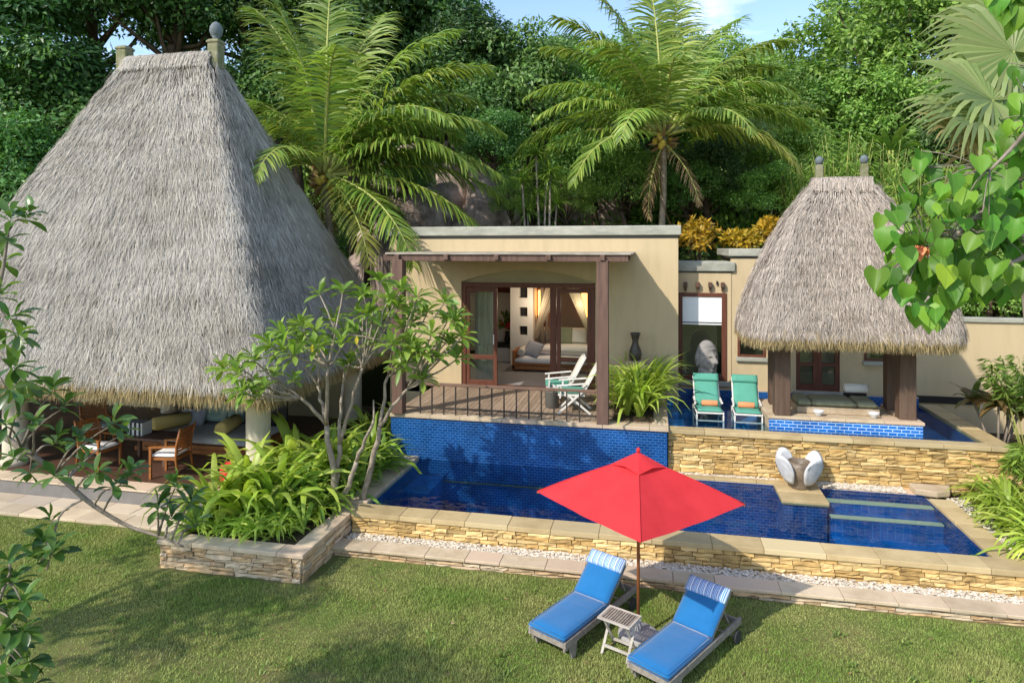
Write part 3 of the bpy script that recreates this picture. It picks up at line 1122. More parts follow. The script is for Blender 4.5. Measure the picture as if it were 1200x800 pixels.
d1 = leaf_door(DX0 + .11, -3.96, YF + .06, villa)
MB().box(-4.06, -4.03, YF + .02, YF + .05, 2.5, 2.75).build('handle', 'white', d1)
d2 = leaf_door(-2.40, DX1 - .11, YF + .06, villa)
MB().box(-2.58, -2.42, YF + .10, YF + .16, 1.43, 3.96).build('folding_door', 'timber_red', villa, bevel=.006)
MB().box(DX0, DX1, YF - .05, YF + .25, 1.38, 1.43).build('threshold', 'timber_red', villa, bevel=.008)

# rendered base + deck
dk = thing('timber_deck', 'grey brown plank deck with blue tiled face rising out of the pool', 'deck', (-2.6, 15.2, 0))
MB().box(-5.62, .26, 13.74, 17.0, -.7, 1.31).build('deck_body', 'wall_dark', dk)
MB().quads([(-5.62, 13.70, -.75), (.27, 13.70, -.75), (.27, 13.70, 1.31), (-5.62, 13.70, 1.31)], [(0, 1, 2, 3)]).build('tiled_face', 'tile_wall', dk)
mb = MB()
slabs(mb, (-5.64, 13.66), (.30, 13.66), (0, 1), .30, 1.312, 1.385, .6, .95)
slabs(mb, (.30, 13.97), (.30, 16.68), (-1, 0), .32, 1.312, 1.385, .6, .95)
mb.build('edge_coping', 'sand_pale', dk, bevel=.008)
mb = MB()
x = -5.62
while x < -.05:
    mb.box(x + .004, x + .104, 13.97, 16.64, 1.33, 1.38 + random.uniform(-.002, .002))
    x += .108
mb.build('boards', 'deck', dk)
MB().quads([(.272, 13.70, -.3), (.272, 17.0, -.3), (.272, 17.0, 1.31), (.272, 13.70, 1.31)], [(0, 1, 2, 3)]).build('deck_side', 'tile_side', dk)

# ------------------------------------------------------------------ pergola
pg = thing('pergola', 'dark timber pergola shading the deck in front of the villa doors', 'pergola', (-3.2, 14.9, ZD))
for xx, yy in [(-5.44, 13.72), (-1.02, 13.78)]:
    MB().box(xx - .12, xx + .12, yy - .12, yy + .12, 1.386, 4.74).build('post', 'post', pg, bevel=.012)
MB().box(-5.80, -.50, 13.70, 13.82, 4.705, 4.85).build('front_beam', 'post', pg, bevel=.012)
MB().box(-5.72, -.56, 16.56, 16.68, 4.705, 4.85).build('wall_beam', 'post', pg, bevel=.012)
for xx in (-5.46, -4.35, -3.24, -2.13, -1.02):
    MB().box(xx - .05, xx + .05, 13.62, 16.695, 4.735, 4.848).build('rafter', 'post', pg, bevel=.01)
mb = MB()
y = 13.66
while y < 16.6:
    mb.box(-5.74, -.44 + random.uniform(-.02, .02), y, y + .15, 4.852, 4.89 + random.uniform(0, .006))
    y += .172
mb.build('roof_slats', 'slat', pg)

# railing
rl = thing('railing', 'low dark metal railing with timber top rail along the deck edge', 'railing', (-3.2, 13.8, 1.385))
MB().box(-5.32, -1.14, 13.76, 13.84, 2.0, 2.06).build('top_rail', 'rail', rl, bevel=.01)
MB().box(-5.30, -1.16, 13.785, 13.815, 1.50, 1.525).build('bottom_rail', 'metal', rl)
for xx in np.linspace(-4.98, -1.5, 14):
    MB().box(xx - .014, xx + .014, 13.787, 13.813, 1.387, 2.0).build('baluster', 'metal', rl)

# ------------------------------------------------------------------ window wing right of the villa
wing = thing('bathroom_wing', 'lower ochre wing with tall dark window, roller blind and small timber corbels', 'building', (2.5, 18.5, 1.3))
WY = 17.4
wx0, wx1, wz0, wz1 = .60, 1.79, 1.66, 3.86
mb = MB()
mb.box(.60, wx0 + .001, WY, WY + .25, .3, 4.36)
mb.box(wx0 + .001, wx1, WY, WY + .25, .3, wz0)
mb.box(wx0 + .001, wx1, WY, WY + .25, wz1, 4.36)
mb.box(wx1, 1.90, WY, WY + .25, .3, 4.36)
mb.build('wall', 'wall', wing)
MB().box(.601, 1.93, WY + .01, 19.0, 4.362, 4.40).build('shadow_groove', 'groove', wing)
MB().box(.60, 1.99, WY - .06, 19.1, 4.402, 4.64).build('parapet', 'coping_grey', wing, bevel=.02)
fr = MB()
fr.box(wx0, wx0 + .12, WY - .03, WY + .1, wz0, wz1).box(wx1 - .12, wx1, WY - .03, WY + .1, wz0, wz1)
fr.box(wx0 + .12, wx1 - .12, WY - .03, WY + .1, wz1 - .1, wz1).box(wx0 + .12, wx1 - .12, WY - .03, WY + .1, wz0, wz0 + .14)
wf = fr.build('window', 'timber_red', wing, bevel=.008)
MB().box(wx0 + .12, wx1 - .12, WY + .02, WY + .03, wz0 + .14, wz1 - .1).build('pane', 'glass', wf)
MB().box(wx0 + .12, wx1 - .12, WY - .004, WY + .008, 3.06, wz1 - .1).build('roller_blind', 'blind', wf)  # hung before the pane; its white stands in for reflected sky
MB().box(wx0 + .12, wx1 - .12, WY - .012, WY - .006, 3.10, 3.125).build('transom', 'dark', wf)
MB().box(wx0 - .0, wx1 + .08, WY - .1, WY + .02, wz0 - .12, wz0 - .002).build('window_sill', 'coping_grey', wing, bevel=.01)
for xx in (.79, 1.09, 1.39, 1.69):
    c = MB().box(xx - .045, xx + .045, WY - .12, WY + .02, 4.00, 4.13).build('corbel', 'timber', wing, bevel=.01)
    MB().box(xx - .03, xx + .03, WY - .07, WY + .02, 3.91, 3.998).build('bracket', 'timber', c, bevel=.01)
MB().box(1.54, 1.58, WY - .05, WY + .01, 4.06, 4.16).build('wall_lantern', 'dark', wing, bevel=.008)
# room behind the wing window and the taller block
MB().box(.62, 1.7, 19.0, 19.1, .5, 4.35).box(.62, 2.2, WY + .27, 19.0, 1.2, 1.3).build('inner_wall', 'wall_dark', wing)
blk = MB()
blk.box(1.905, 2.05, WY + .02, WY + .27, .3, 4.72)
sx0, sx1, sz0, sz1 = 2.05, 2.72, 2.28, 2.85
blk.box(sx0, sx1, WY + .02, WY + .27, .3, sz0).box(sx0, sx1, WY + .02, WY + .27, sz1, 4.72)
gx0, gx1, gz1 = 3.42, 4.42, 3.55
blk.box(sx1, gx0, WY + .02, WY + .27, .3, 4.72)
blk.box(gx0, gx1, WY + .02, WY + .27, .3, 1.5).box(gx0, gx1, WY + .02, WY + .27, gz1, 4.72)
s2x0, s2x1 = 4.95, 5.55
blk.box(gx1, s2x0, WY + .02, WY + .27, .3, 4.72)
blk.box(s2x0, s2x1, WY + .02, WY + .27, .3, sz0).box(s2x0, s2x1, WY + .02, WY + .27, sz1, 4.72)
blk.box(s2x1, 5.95, WY + .02, WY + .27, .3, 4.72)
blk.build('pavilion_wall', 'wall', wing)
MB().box(1.84, 6.0, WY - .05, 20.6, 4.78, 4.97).build('block_parapet', 'coping_grey', wing, bevel=.02)
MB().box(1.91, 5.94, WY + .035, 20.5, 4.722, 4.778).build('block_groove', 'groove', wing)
for a, b in ((sx0, sx1), (s2x0, s2x1)):
    f = MB()
    f.box(a, b, WY + .0, WY + .12, sz1 - .06, sz1).box(a, b, WY, WY + .12, sz0, sz0 + .06)
    f.box(a, a + .06, WY, WY + .12, sz0 + .06, sz1 - .06).box(b - .06, b, WY, WY + .12, sz0 + .06, sz1 - .06)
    sw = f.build('small_window', 'timber_red', wing, bevel=.006)
    MB().box(a + .06, b - .06, WY + .04, WY + .05, sz0 + .06, sz1 - .06).build('pane', 'glass', sw)
    MB().box(a - .04, b + .04, WY - .06, WY + .05, sz0 - .1, sz0 - .002).build('sill', 'coping_grey', wing, bevel=.01)
mid = (gx0 + gx1) / 2
for a, b in ((gx0, mid), (mid, gx1)):
    f = MB()
    f.box(a, a + .1, WY + .06, WY + .14, 1.5, gz1).box(b - .1, b, WY + .06, WY + .14, 1.5, gz1)
    f.box(a + .1, b - .1, WY + .06, WY + .14, 1.5, 1.66).box(a + .1, b - .1, WY + .06, WY + .14, 2.1, 2.18).box(a + .1, b - .1, WY + .06, WY + .14, gz1 - .1, gz1)
    dd = f.build('double_door', 'timber_red', wing, bevel=.006)
    MB().box(a + .1, b - .1, WY + .09, WY + .10, 1.66, 2.1).box(a + .1, b - .1, WY + .09, WY + .10, 2.18, gz1 - .1).build('glass', 'glass', dd)
MB().box(gx0 - .1, gx1 + .1, WY - .12, WY + .05, 1.42, 1.498).build('door_step', 'coping_grey', wing, bevel=.01)
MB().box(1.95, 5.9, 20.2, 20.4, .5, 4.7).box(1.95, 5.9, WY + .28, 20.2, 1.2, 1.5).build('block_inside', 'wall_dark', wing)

gw = thing('garden_wall', 'plain ochre garden wall with grey cap right of the pavilion', 'wall', (7.2, 17.5, 1))
MB().box(5.952, 9.2, WY + .03, WY + .27, -.1, 3.26).build('wall_face', 'wall', gw)
MB().box(5.952, 9.25, WY - .02, WY + .32, 3.262, 3.36).build('cap', 'coping_grey', gw, bevel=.015)
MB().box(9.21, 9.4, 11, WY + .3, -.1, 2.2).build('return_wall', 'wall', gw)
MB().box(5.96, 7.3, WY - .02, WY + .04, 1.34, 1.50).build('recessed_drain', 'dark', gw)

# ------------------------------------------------------------------ upper pool
up = thing('upper_pool', 'shallow raised blue tiled pool above the golden stone wall around the pavilion', 'pool', (3.2, 15.6, 0))
UX0, UX1, UY0, UY1 = .30, 6.10, 14.12, 17.3
mb = MB()
ledge(mb, (.29, 13.92), (9.2, 13.92), .40, 1.24, (0, -1), .075, .070, .16, .5, r=pr)
mb.build('stone_facing', 'gold', up)
MB().box(.29, 9.2, 13.925, 14.11, -.1, 1.238).build('front_wall', 'mortar', up)
mb = MB()
slabs(mb, (.29, 13.83), (6.5, 13.83), (0, 1), .29, 1.242, 1.325, .6, 1.0, r=pr)
slabs(mb, (6.11, 14.13), (6.11, 17.3), (1, 0), .38, 1.242, 1.327, .6, 1.0, r=pr)
mb.build('coping', 'sand', up, bevel=.008)
MB().box(6.11, 6.48, 14.13, 17.38, -.1, 1.24).build('side_wall', 'wall_dark', up)
MB().quads([(UX0, UY0, .95), (UX1, UY0, .95), (UX1, UY1, .95), (UX0, UY1, .95)], [(0, 1, 2, 3)]).build('pool_floor', 'tile_floor_up', up)
mb = MB()
mb.quads([(UX0, UY1, .95), (UX1, UY1, .95), (UX1, UY1, 1.45), (UX0, UY1, 1.45)], [(0, 1, 2, 3)])
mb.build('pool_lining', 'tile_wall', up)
mb = MB()
mb.quads([(UX0 - .005, UY0, .95), (UX0 - .005, UY1, .95), (UX0 - .005, UY1, 1.3), (UX0 - .005, UY0, 1.3)], [(0, 1, 2, 3)])
mb.quads([(UX1, UY0, .95), (UX1, UY1, .95), (UX1, UY1, 1.24), (UX1, UY0, 1.24)], [(3, 2, 1, 0)])
mb.build('pool_side_lining', 'tile_side', up)
MB().box(.29, 6.1, 17.305, 17.395, .9, 1.48).build('wall_ledge', 'sand_pale', up)
mb = MB()
for i in range(3):
    mb.box(.31, .31 + .34 - .1 * i, 14.6 + .75 * i, 15.2 + .75 * i, .95, 1.20 + .09 * i)
mb.build('step', 'tile_floor_up', up, bevel=.008)
uw = MB().quads([(UX0, UY0, 1.302), (UX1, UY0, 1.302), (UX1, UY1, 1.302), (UX0, UY1, 1.302)], [(0, 1, 2, 3)])
struct(uw.build('water', 'water_up'))
# ------------------------------------------------------------------ thatched roofs
def thatch(parent, c, ridge, eave, zr, ze, prof, crad, n_straw, Ls, Ws, fringe, mats, r, lift=.05, und=.05, skirt=.32, course=(13, .035)):
    """hipped thatch. ridge=(a,b) half sizes at the top, eave=(a,b) half sizes at the bottom"""
    def surf(s, t, off=0):
        f = prof(t)
        a = ridge[0] + (eave[0] - ridge[0]) * f
        b = ridge[1] + (eave[1] - ridge[1]) * f
        rad = np.minimum(crad[0] + (crad[1] - crad[0]) * t, np.minimum(a, b) * .98)
        # rounded rectangle by angle -> arc-length-like param on 4 sides + 4 corners
        s = np.mod(s, 1) * 4
        k = np.floor(s).astype(int)
        u = s - k
        hx = np.where(k % 2 == 0, a, b)
        # local side: from corner to corner, half length hx, other half hy
        hy = np.where(k % 2 == 0, b, a)
        L = 2 * (hx - rad)
        arc = rad * math.pi / 2
        tot = L + arc
        q = u * tot
        on_l = q < L
        lx = np.where(on_l, -hx + rad + q, 0)
        ly = -hy
        th = np.where(on_l, 0, (q - L) / np.maximum(rad, 1e-6))
        X = np.where(on_l, lx, hx - rad + rad * np.sin(th))
        Y = np.where(on_l, ly, -hy + rad - rad * np.cos(th))
        nx, ny = np.where(on_l, 0, np.sin(th)), np.where(on_l, -1, -np.cos(th))
        cs = np.array([1, 0, -1, 0])[k % 4]
        sn = np.array([0, 1, 0, -1])[k % 4]
        XX, YY = X * cs - Y * sn, X * sn + Y * cs
        NX, NY = nx * cs - ny * sn, nx * sn + ny * cs
        z = zr + (ze - zr) * t
        return np.stack([c[0] + XX + NX * off, c[1] + YY + NY * off, z], -1), np.stack([NX, NY, 0 * NX], -1)
    # base shell
    ns, ntt = 160, 40
    S, Tt = np.meshgrid(np.arange(ns) / ns, np.linspace(0, 1, ntt))
    P, Nh = surf(S.ravel(), Tt.ravel(), -.05)
    P = P.reshape(ntt, ns, 3)
    mb = MB()
    F = np.array([(j * ns + i, (j + 1) * ns + i, (j + 1) * ns + (i + 1) % ns, j * ns + (i + 1) % ns) for j in range(ntt - 1) for i in range(ns)])
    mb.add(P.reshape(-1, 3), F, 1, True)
    # underside shell (inside face), closed at the eave
    P2, _ = surf(S.ravel(), (.45 + .55 * Tt).ravel(), -.42)
    P2 = P2.reshape(ntt, ns, 3).copy()
    P2[..., 2] += .05
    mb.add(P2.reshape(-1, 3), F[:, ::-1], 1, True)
    Vr = np.concatenate([P[-1], P2[-1]])
    mb.add(Vr, np.array([(i, ns + i, ns + (i + 1) % ns, (i + 1) % ns) for i in range(ns)]), 1)
    # cap
    FF = np.empty(1, object)
    FF[0] = tuple(range(ns))[::-1]
    mb.add(P[0], FF, 1)
    # straws
    def straw_set(n, t0, t1, Lm, Wm, mi, hang=0, out=(0.0, .05), curl=0.0):
        # choose t with area weighting
        t = np.sqrt(r.uniform(max(t0, .0) ** 2, t1 ** 2, n)) if hang == 0 else r.uniform(t0, t1, n)
        s = r.uniform(0, 1, n)
        p, nh = surf(s, t)
        pd, _ = surf(s + r.normal(0, .002, n), np.minimum(t + .03, 1.03))
        d = unit(pd - p)
        sd = unit(np.cross(d, nh))
        d = unit(d + sd * r.normal(0, .055, n)[:, None])
        nn = unit(np.cross(sd, d))
        nn *= np.sign((nn * nh).sum(1))[:, None]
        L = Lm * r.uniform(.5, 1.35, n)
        o0 = r.uniform(out[0], out[1], n) + und * .5 * np.sin(s * 61 + 5 * np.sin(t * 9)) * np.sin(t * 23 + s * 17)
        if hang == 0:
            o0 = o0 + course[1] * (np.mod(t * course[0] + .35 * np.sin(s * 40) * .3, 1) - .5)
        K = 4
        tt = np.linspace(0, 1, K)
        Q = p[:, None] + d[:, None] * (L[:, None] * tt)[..., None] + nn[:, None] * (o0[:, None] + lift * r.uniform(-.2, 1, n)[:, None] * tt[None] ** 1.5)[..., None]
        if hang:
            Q[..., 2] -= hang * (tt[None] ** 2) * L[:, None]
            Q += -nh[:, None] * (hang * .1 * tt[None] ** 2 * L[:, None])[..., None]
        Wd = Wm * r.uniform(.5, 1.3, n)[:, None] * np.interp(tt, [0, .6, 1], [1, .9, .3])[None]
        side = unit(sd + nn * r.normal(0, .5, n)[:, None])
        strips(mb, Q, side, Wd, mi, smooth=False)
    straw_set(n_straw, .0, .985, Ls, Ws, 0)
    straw_set(int(n_straw * .12), .0, .97, Ls * 1.3, Ws * .8, 0, out=(.04, .1))
    # ridge roll of straw draped over the top
    n = int(n_straw * .04)
    K = 7
    tt = np.linspace(-1, 1, K)
    x0 = r.uniform(-ridge[0] * 1.02, ridge[0] * 1.02, n)
    hw = (ridge[1] + .04) * r.uniform(.7, 1.6, n)
    Q = np.zeros((n, K, 3))
    Q[..., 0] = c[0] + x0[:, None] + r.normal(0, .03, (n, K))
    Q[..., 1] = c[1] + tt[None] * hw[:, None] + r.normal(0, .04, n)[:, None]
    Q[..., 2] = zr + .05 + r.uniform(-.02, .03, n)[:, None] - (np.abs(tt[None]) ** 2.2) * hw[:, None] * 1.35
    strips(mb, Q, np.repeat(np.array([[1.0, 0, 0]]), n, 0), Ws, 0, smooth=False)
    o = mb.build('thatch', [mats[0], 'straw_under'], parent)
    mb = MB()
    straw_set(fringe[0], .955, .997, fringe[1], Ws * 1.0, 0, hang=.25, out=(-.28, .05))
    straw_set(int(fringe[0] * .8), .975, 1.0, fringe[1] * .8, Ws, 0, hang=.5, out=(-.4, -.05))
    f = mb.build('eave_fringe', [mats[1]], parent)
    return surf


hale = thing('thatched_pavilion', 'large open dining pavilion with tall steep grey thatched roof on cream columns', 'pavilion', (-11.7, 14.15, .3))
hr = np.random.default_rng(21)
thatch(hale, (-11.7, 14.4), (1.15, .16), (4.78, 3.40), 9.72, 2.30, lambda t: .96 * t + .04 * t * t, (.1, .38), 360000, .22, .0088, (46000, .24), ('straw', 'straw_gold'), hr, lift=.018, und=.055)
for i, xx in enumerate((-13.05, -10.45)):
    mb = MB().box(xx - .145, xx + .145, 14.255, 14.545, 9.35, 10.06)
    mb.box(xx - .17, xx + .17, 14.23, 14.57, 9.96, 10.03)
    f = mb.build('finial_block', 'finial', hale, bevel=.03)
    if i == 1:
        MB().lathe((xx, 14.4, 10.06), [(.04, 0), (.10, .02), (.07, .05), (.12, .10), (.155, .21), (.14, .32), (.08, .41), (.015, .45)], 18).build('finial_ball', 'ball', f)
for xx, yy in [(-13.5, 11.85), (-7.72, 11.95), (-7.9, 16.6), (-13.5, 16.6), (-16.0, 11.85)]:
    MB().lathe((xx, yy, .32), [(.27, 0), (.27, .12), (.235, .14), (.235, 2.1), (.25, 2.12), (.25, 2.3)], 24).build('column', 'column', hale)
MB().box(-17, -7.9, 16.9, 17.1, .3, 3.4).build('rear_wall', 'wall_dark', hale)
mb = MB()
mb.box(-16.2, -7.6, 11.8, 11.95, 2.75, 2.95).box(-16.2, -7.6, 16.5, 16.65, 2.75, 2.95).box(-7.8, -7.65, 11.96, 16.49, 2.75, 2.95)
mb.build('ring_beam', 'timber', hale)

pav = thing('pool_pavilion', 'small thatched pavilion on four dark timber posts standing in the upper pool', 'pavilion', (3.8, 14.95, 1.3))
hr = np.random.default_rng(22)
thatch(pav, (3.80, 14.9), (.52, .10), (1.95, 1.2), 6.38, 3.27, lambda t: 1.58 * t - .58 * t * t, (.08, .5), 150000, .14, .0088, (28000, .19), ('straw_pav', 'straw_gold'), hr, lift=.018, und=.03, course=(15, .03))
for xx in (3.38, 4.24):
    f = MB().box(xx - .07, xx + .07, 14.83, 14.97, 6.2, 6.72).build('finial_block', 'finial', pav, bevel=.02)
    MB().box(xx - .09, xx + .09, 14.81, 14.99, 6.37, 6.43).build('finial_collar', 'straw_pav', f, bevel=.02)
    MB().lathe((xx, 14.9, 6.72), [(.03, 0), (.06, .013), (.08, .06), (.083, .10), (.063, .155), (.016, .18)], 16).build('finial_ball', 'ball', f)
for xx, yy, wv in [(2.57, 14.52, .152), (4.93, 14.66, .152), (2.60, 15.45, .13), (4.93, 15.45, .13)]:
    MB().box(xx - wv, xx + wv, yy - wv, yy + wv, 1.585, 3.5).build('post', 'pav_post', pav, bevel=.015)
mb = MB()
mb.box(2.3, 5.2, 14.42, 14.56, 3.4, 3.54).box(2.3, 5.2, 15.4, 15.54, 3.4, 3.54)
mb.build('ring_beam', 'timber', pav)
# platform of the pavilion
MB().box(2.30, 5.14, 14.36, 15.9, .9, 1.525).build('platform', 'sand_pale', pav)
MB().quads([(2.30, 14.355, .95), (5.14, 14.355, .95), (5.14, 14.355, 1.525), (2.30, 14.355, 1.525)], [(0, 1, 2, 3)]).build('platform_tiles', 'tile_pav', pav)
mb = MB()
slabs(mb, (2.27, 14.33), (5.17, 14.33), (0, 1), .34, 1.527, 1.585, .6, .9)
slabs(mb, (2.27, 14.68), (2.27, 15.9), (1, 0), .32, 1.527, 1.585, .6, .9)
slabs(mb, (5.17, 14.68), (5.17, 15.9), (-1, 0), .32, 1.527, 1.585, .6, .9)
mb.build('platform_coping', 'sand_pale', pav, bevel=.008)
# ------------------------------------------------------------------ parasol
pa = thing('parasol', 'square red parasol on a brown pole between the two blue loungers', 'parasol', (-.19, 8.68, 0))
mb = MB().tube([(-.19, 8.68, .05), (-.19, 8.68, 2.30)], .021, 12)
mb.build('pole', mat('varnished_pole', (.25, .09, .03), .4, base2=(.19, .06, .02), nscale=3, stretch=(1, 1, .3)), pa)
C = np.array([-.19, 8.68])
offs = [(-.22, -1.29), (1.29, -.22), (.22, 1.29), (-1.29, .22)]
corn = [np.append(C + np.array([a * CY - b * SY, a * SY + b * CY]), 1.795) for a, b in offs]
apex = np.array([-.19, 8.68, 2.325])
mb = MB()
NS = 14
for i in range(4):
    a, b = corn[i], corn[(i + 1) % 4]
    V = []
    for u in range(NS + 1):
        for v in range(NS + 1):
            tt = v / NS
            e = a * (1 - tt) + b * tt
            p = apex * (1 - u / NS) + e * (u / NS)
            uu = u / NS
            sag = -.05 * math.sin(math.pi * tt) * uu + .02 * math.sin(math.pi * uu) + .004 * math.sin(17 * tt + 3 * i) * uu * math.sin(math.pi * tt)
            inward = -.05 * math.sin(math.pi * tt) * uu * uu
            mid = (e - apex) * np.array([1, 1, 0])
            p = p + np.array([0, 0, sag]) + mid * inward
            V.append(p)
    F = [(u * (NS + 1) + v, (u + 1) * (NS + 1) + v, (u + 1) * (NS + 1) + v + 1, u * (NS + 1) + v + 1) for u in range(NS) for v in range(NS)]
    mb.quads(V, F, smooth=True)
canopy = mb.build('canopy', 'red', pa)
mb = MB()
for i in range(4):
    a, b = corn[i], corn[(i + 1) % 4]
    A2, B2 = apex + (a - apex) * .27, apex + (b - apex) * .27
    up = np.array([0, 0, .055])
    top = apex + np.array([0, 0, .06])
    V = [top]
    for u in range(1, 5):
        for v in range(7):
            tt = v / 6
            e = A2 * (1 - tt) + B2 * tt
            V.append(top * (1 - u / 4) + (e + up * (1 - .7 * abs(2 * tt - 1)) + np.array([0, 0, .008])) * (u / 4))
    F = [(1 + (u - 1) * 7 + v, 1 + u * 7 + v, 1 + u * 7 + v + 1, 1 + (u - 1) * 7 + v + 1) for u in range(1, 4) for v in range(6)]
    F2 = [(0, 1 + v, 2 + v) for v in range(6)]
    mb.quads(V, F, smooth=True)
    mb.quads(V, F2, smooth=True)
mb.build('vent', 'red', canopy)
MB().lathe((-.19, 8.68, 2.38), [(.02, 0), (.028, .02), (.022, .045), (.008, .06)], 12).build('finial', 'red', pa)
for c_ in corn:
    q_ = np.linspace(0, 1, 12)[:, None]
    MB().tube(apex * (1 - q_) + c_ * q_ + np.array([0, 0, .004]) + np.array([0, 0, .02]) * np.sin(math.pi * q_), .006, 5).build('seam', 'red', canopy)
    MB().bar(apex + np.array([0, 0, -.04]), c_ + np.array([0, 0, -.015]), .018, .018).build('rib', 'teak', pa)
MB().lathe((-.19, 8.68, 1.78), [(.02, 0), (.045, .005), (.045, .06), (.02, .07)], 12).build('hub', 'teak', pa)
MB().lathe((-.19, 8.68, 0), [(.25, 0), (.26, .015), (.255, .07), (.235, .085), (.06, .09), (.04, .1), (.038, .24), (.024, .245)], 36).build('base', 'concrete', pa)

# ------------------------------------------------------------------ sun loungers
def cushion(mb, x0, x1, y0, y1, z0, z1, M=None, nx=10, ny=8, r=.04, puff=.012):
    """rounded padded slab"""
    xs = np.linspace(0, 1, nx + 1)
    ys = np.linspace(0, 1, ny + 1)
    V, F = [], []
    for side in (1, 0):
        for i, u in enumerate(xs):
            for j, v in enumerate(ys):
                eu = min(u * (x1 - x0), (1 - u) * (x1 - x0))
                ev = min(v * (y1 - y0), (1 - v) * (y1 - y0))
                e = min(min(eu, ev) / r, 1)
                h = math.sqrt(max(0, 1 - (1 - e) ** 2))
                zm, hh = (z0 + z1) / 2, (z1 - z0) / 2
                z = zm + (hh * (.35 + .65 * h) + puff * math.sin(math.pi * u) * math.sin(math.pi * v)) * (1 if side else -1)
                z += .004 * math.sin(9 * u + 5 * v) * math.sin(7 * v - 3 * u) * e * (1 if side else 0)
                V.append((x0 + u * (x1 - x0), y0 + v * (y1 - y0), z))
    N = (nx + 1) * (ny + 1)
    for i in range(nx):
        for j in range(ny):
            a, b, c, d = i * (ny + 1) + j, (i + 1) * (ny + 1) + j, (i + 1) * (ny + 1) + j + 1, i * (ny + 1) + j + 1
            F.append((a, b, c, d))
            F.append((N + d, N + c, N + b, N + a))
    for i in range(nx):
        for j in (0, ny):
            a, b = i * (ny + 1) + j, (i + 1) * (ny + 1) + j
            F.append((a, N + a, N + b, b) if j == 0 else (b, N + b, N + a, a))
    for j in range(ny):
        for i in (0, nx):
            a, b = i * (ny + 1) + j, i * (ny + 1) + j + 1
            F.append((b, N + b, N + a, a) if i == 0 else (a, N + a, N + b, b))
    V = np.array(V)
    if M is not None:
        V = V @ np.array(M)[:3, :3].T + np.array(M)[:3, 3]
    mb.add(V, np.array(F), 0, True)
    return mb


def lounger(label):
    t = thing('sun_lounger', label, 'sun lounger', group='blue cushioned sun loungers on the lawn')
    W = .265
    f = MB()
    for s in (-1, 1):
        f.bar((0, s * W, .225), (1.77, s * W, .225), .035, .085)
        f.bar((0.03, s * (W - .03), .14), (0.5, s * (W - .03), .20), .03, .04)
    for x in (.018, .98, 1.70):
        f.bar((x, -W + .018, .225), (x, W - .018, .225), .034, .075, )
    f.build('frame', 'weathered', t, bevel=.006)
    sl_ = MB()
    for x in np.linspace(.08, .93, 10):
        sl_.bar((x, -W + .02, .255), (x, W - .02, .255), .065, .018)
    sl_.build('slats', 'weathered', t)
    for s in (-1, 1):
        l = MB()
        l.quads([(x, s * W + dy, z) for dy in (-.016, .016) for x, z in ((.10, .19), (.26, .19), (.225, .0), (.15, .0))],
                np.array([(0, 1, 2, 3), (7, 6, 5, 4), (0, 4, 5, 1), (1, 5, 6, 2), (2, 6, 7, 3), (3, 7, 4, 0)]))
        l.build('leg', 'weathered', t, bevel=.006)
        w_ = MB()
        w_.add(*wheel((1.60, s * (W + .035), .085), .085, .03))
        w_.build('wheel', 'rubber', t, bevel=.006)
    MB().tube([(1.60, -W - .04, .085), (1.60, W + .04, .085)], .012, 8).build('axle', 'weathered', t)
    ang = R(37)
    M = Matrix.Translation((1.02, 0, .285)) @ Matrix.Rotation(-ang, 4, 'Y')
    bf = MB()
    for s in (-1, 1):
        a = M @ Vector((0, s * (W - .035), -.02))
        b = M @ Vector((.60, s * (W - .035), -.02))
        bf.bar(a, b, .03, .035, up=(0, 1, 0))
    for x in np.linspace(.06, .58, 7):
        bf.bar(M @ Vector((x, -W + .04, 0)), M @ Vector((x, W - .04, 0)), .05, .015, up=M.to_3x3() @ Vector((0, 0, 1)))
    st = M @ Vector((.42, 0, -.03))
    bf.bar((st.x, -W + .06, st.z), (1.55, -W + .06, .25), .025, .02, up=(0, 1, 0)).bar((st.x, W - .06, st.z), (1.55, W - .06, .25), .025, .02, up=(0, 1, 0))
    bf.build('backrest_frame', 'weathered', t)
    cushion(MB(), -.015, 1.03, -W + .0, W - .0, .265, .345).build('seat_cushion', 'blue', t)
    bc = cushion(MB(), .0, .60, -W + .0, W - .0, .01, .085, M).build('back_cushion', 'blue', t)
    pip = MB()
    for zz in (.275, .338):
        pip.tube([(-.012, -W + .012, zz), (1.02, -W + .004, zz)], .0045, 5).tube([(-.012, W - .012, zz), (1.02, W - .004, zz)], .0045, 5).tube([(-.012, -W + .012, zz), (-.012, W - .012, zz)], .0045, 5)
    pip.build('piping', 'blue', bc)
    hp = cushion(MB(), .425, .625, -W - .008, W + .008, .035, .135, M, nx=12, ny=10, r=.075, puff=.01).build('headrest_pillow', 'stripe', t)
    return t


def wheel(c, r_, w_, n=24):
    V, F = [], []
    for s in (-1, 1):
        for k in range(n):
            a = 2 * math.pi * k / n
            V.append((c[0] + r_ * math.cos(a), c[1] + s * w_ / 2, c[2] + r_ * math.sin(a)))
    for k in range(n):
        F.append((k, (k + 1) % n, n + (k + 1) % n, n + k))
    FF = np.empty(n + 2, object)
    for i, q in enumerate(F):
        FF[i] = q
    FF[n] = tuple(range(n))[::-1]
    FF[n + 1] = tuple(range(n, 2 * n))
    return V, FF


l1 = lounger('blue cushioned wooden sun lounger left of the parasol pole')
l2 = dup(l1, label='blue cushioned wooden sun lounger right of the parasol pole and side table')
l1.location, l1.rotation_euler = (-1.28, 8.05, 0), (0, 0, R(62.7))
l2.location, l2.rotation_euler = (-.06, 7.60, 0), (0, 0, R(58.4))

# ------------------------------------------------------------------ folding side table
tb = thing('side_table', 'small weathered folding slatted table between the two blue loungers', 'side table', (-.41, 8.32, 0), R(30))
tb_rot = R(-24)
tb.rotation_euler = (0, 0, 0)
ca, sa = math.cos(tb_rot), math.sin(tb_rot)


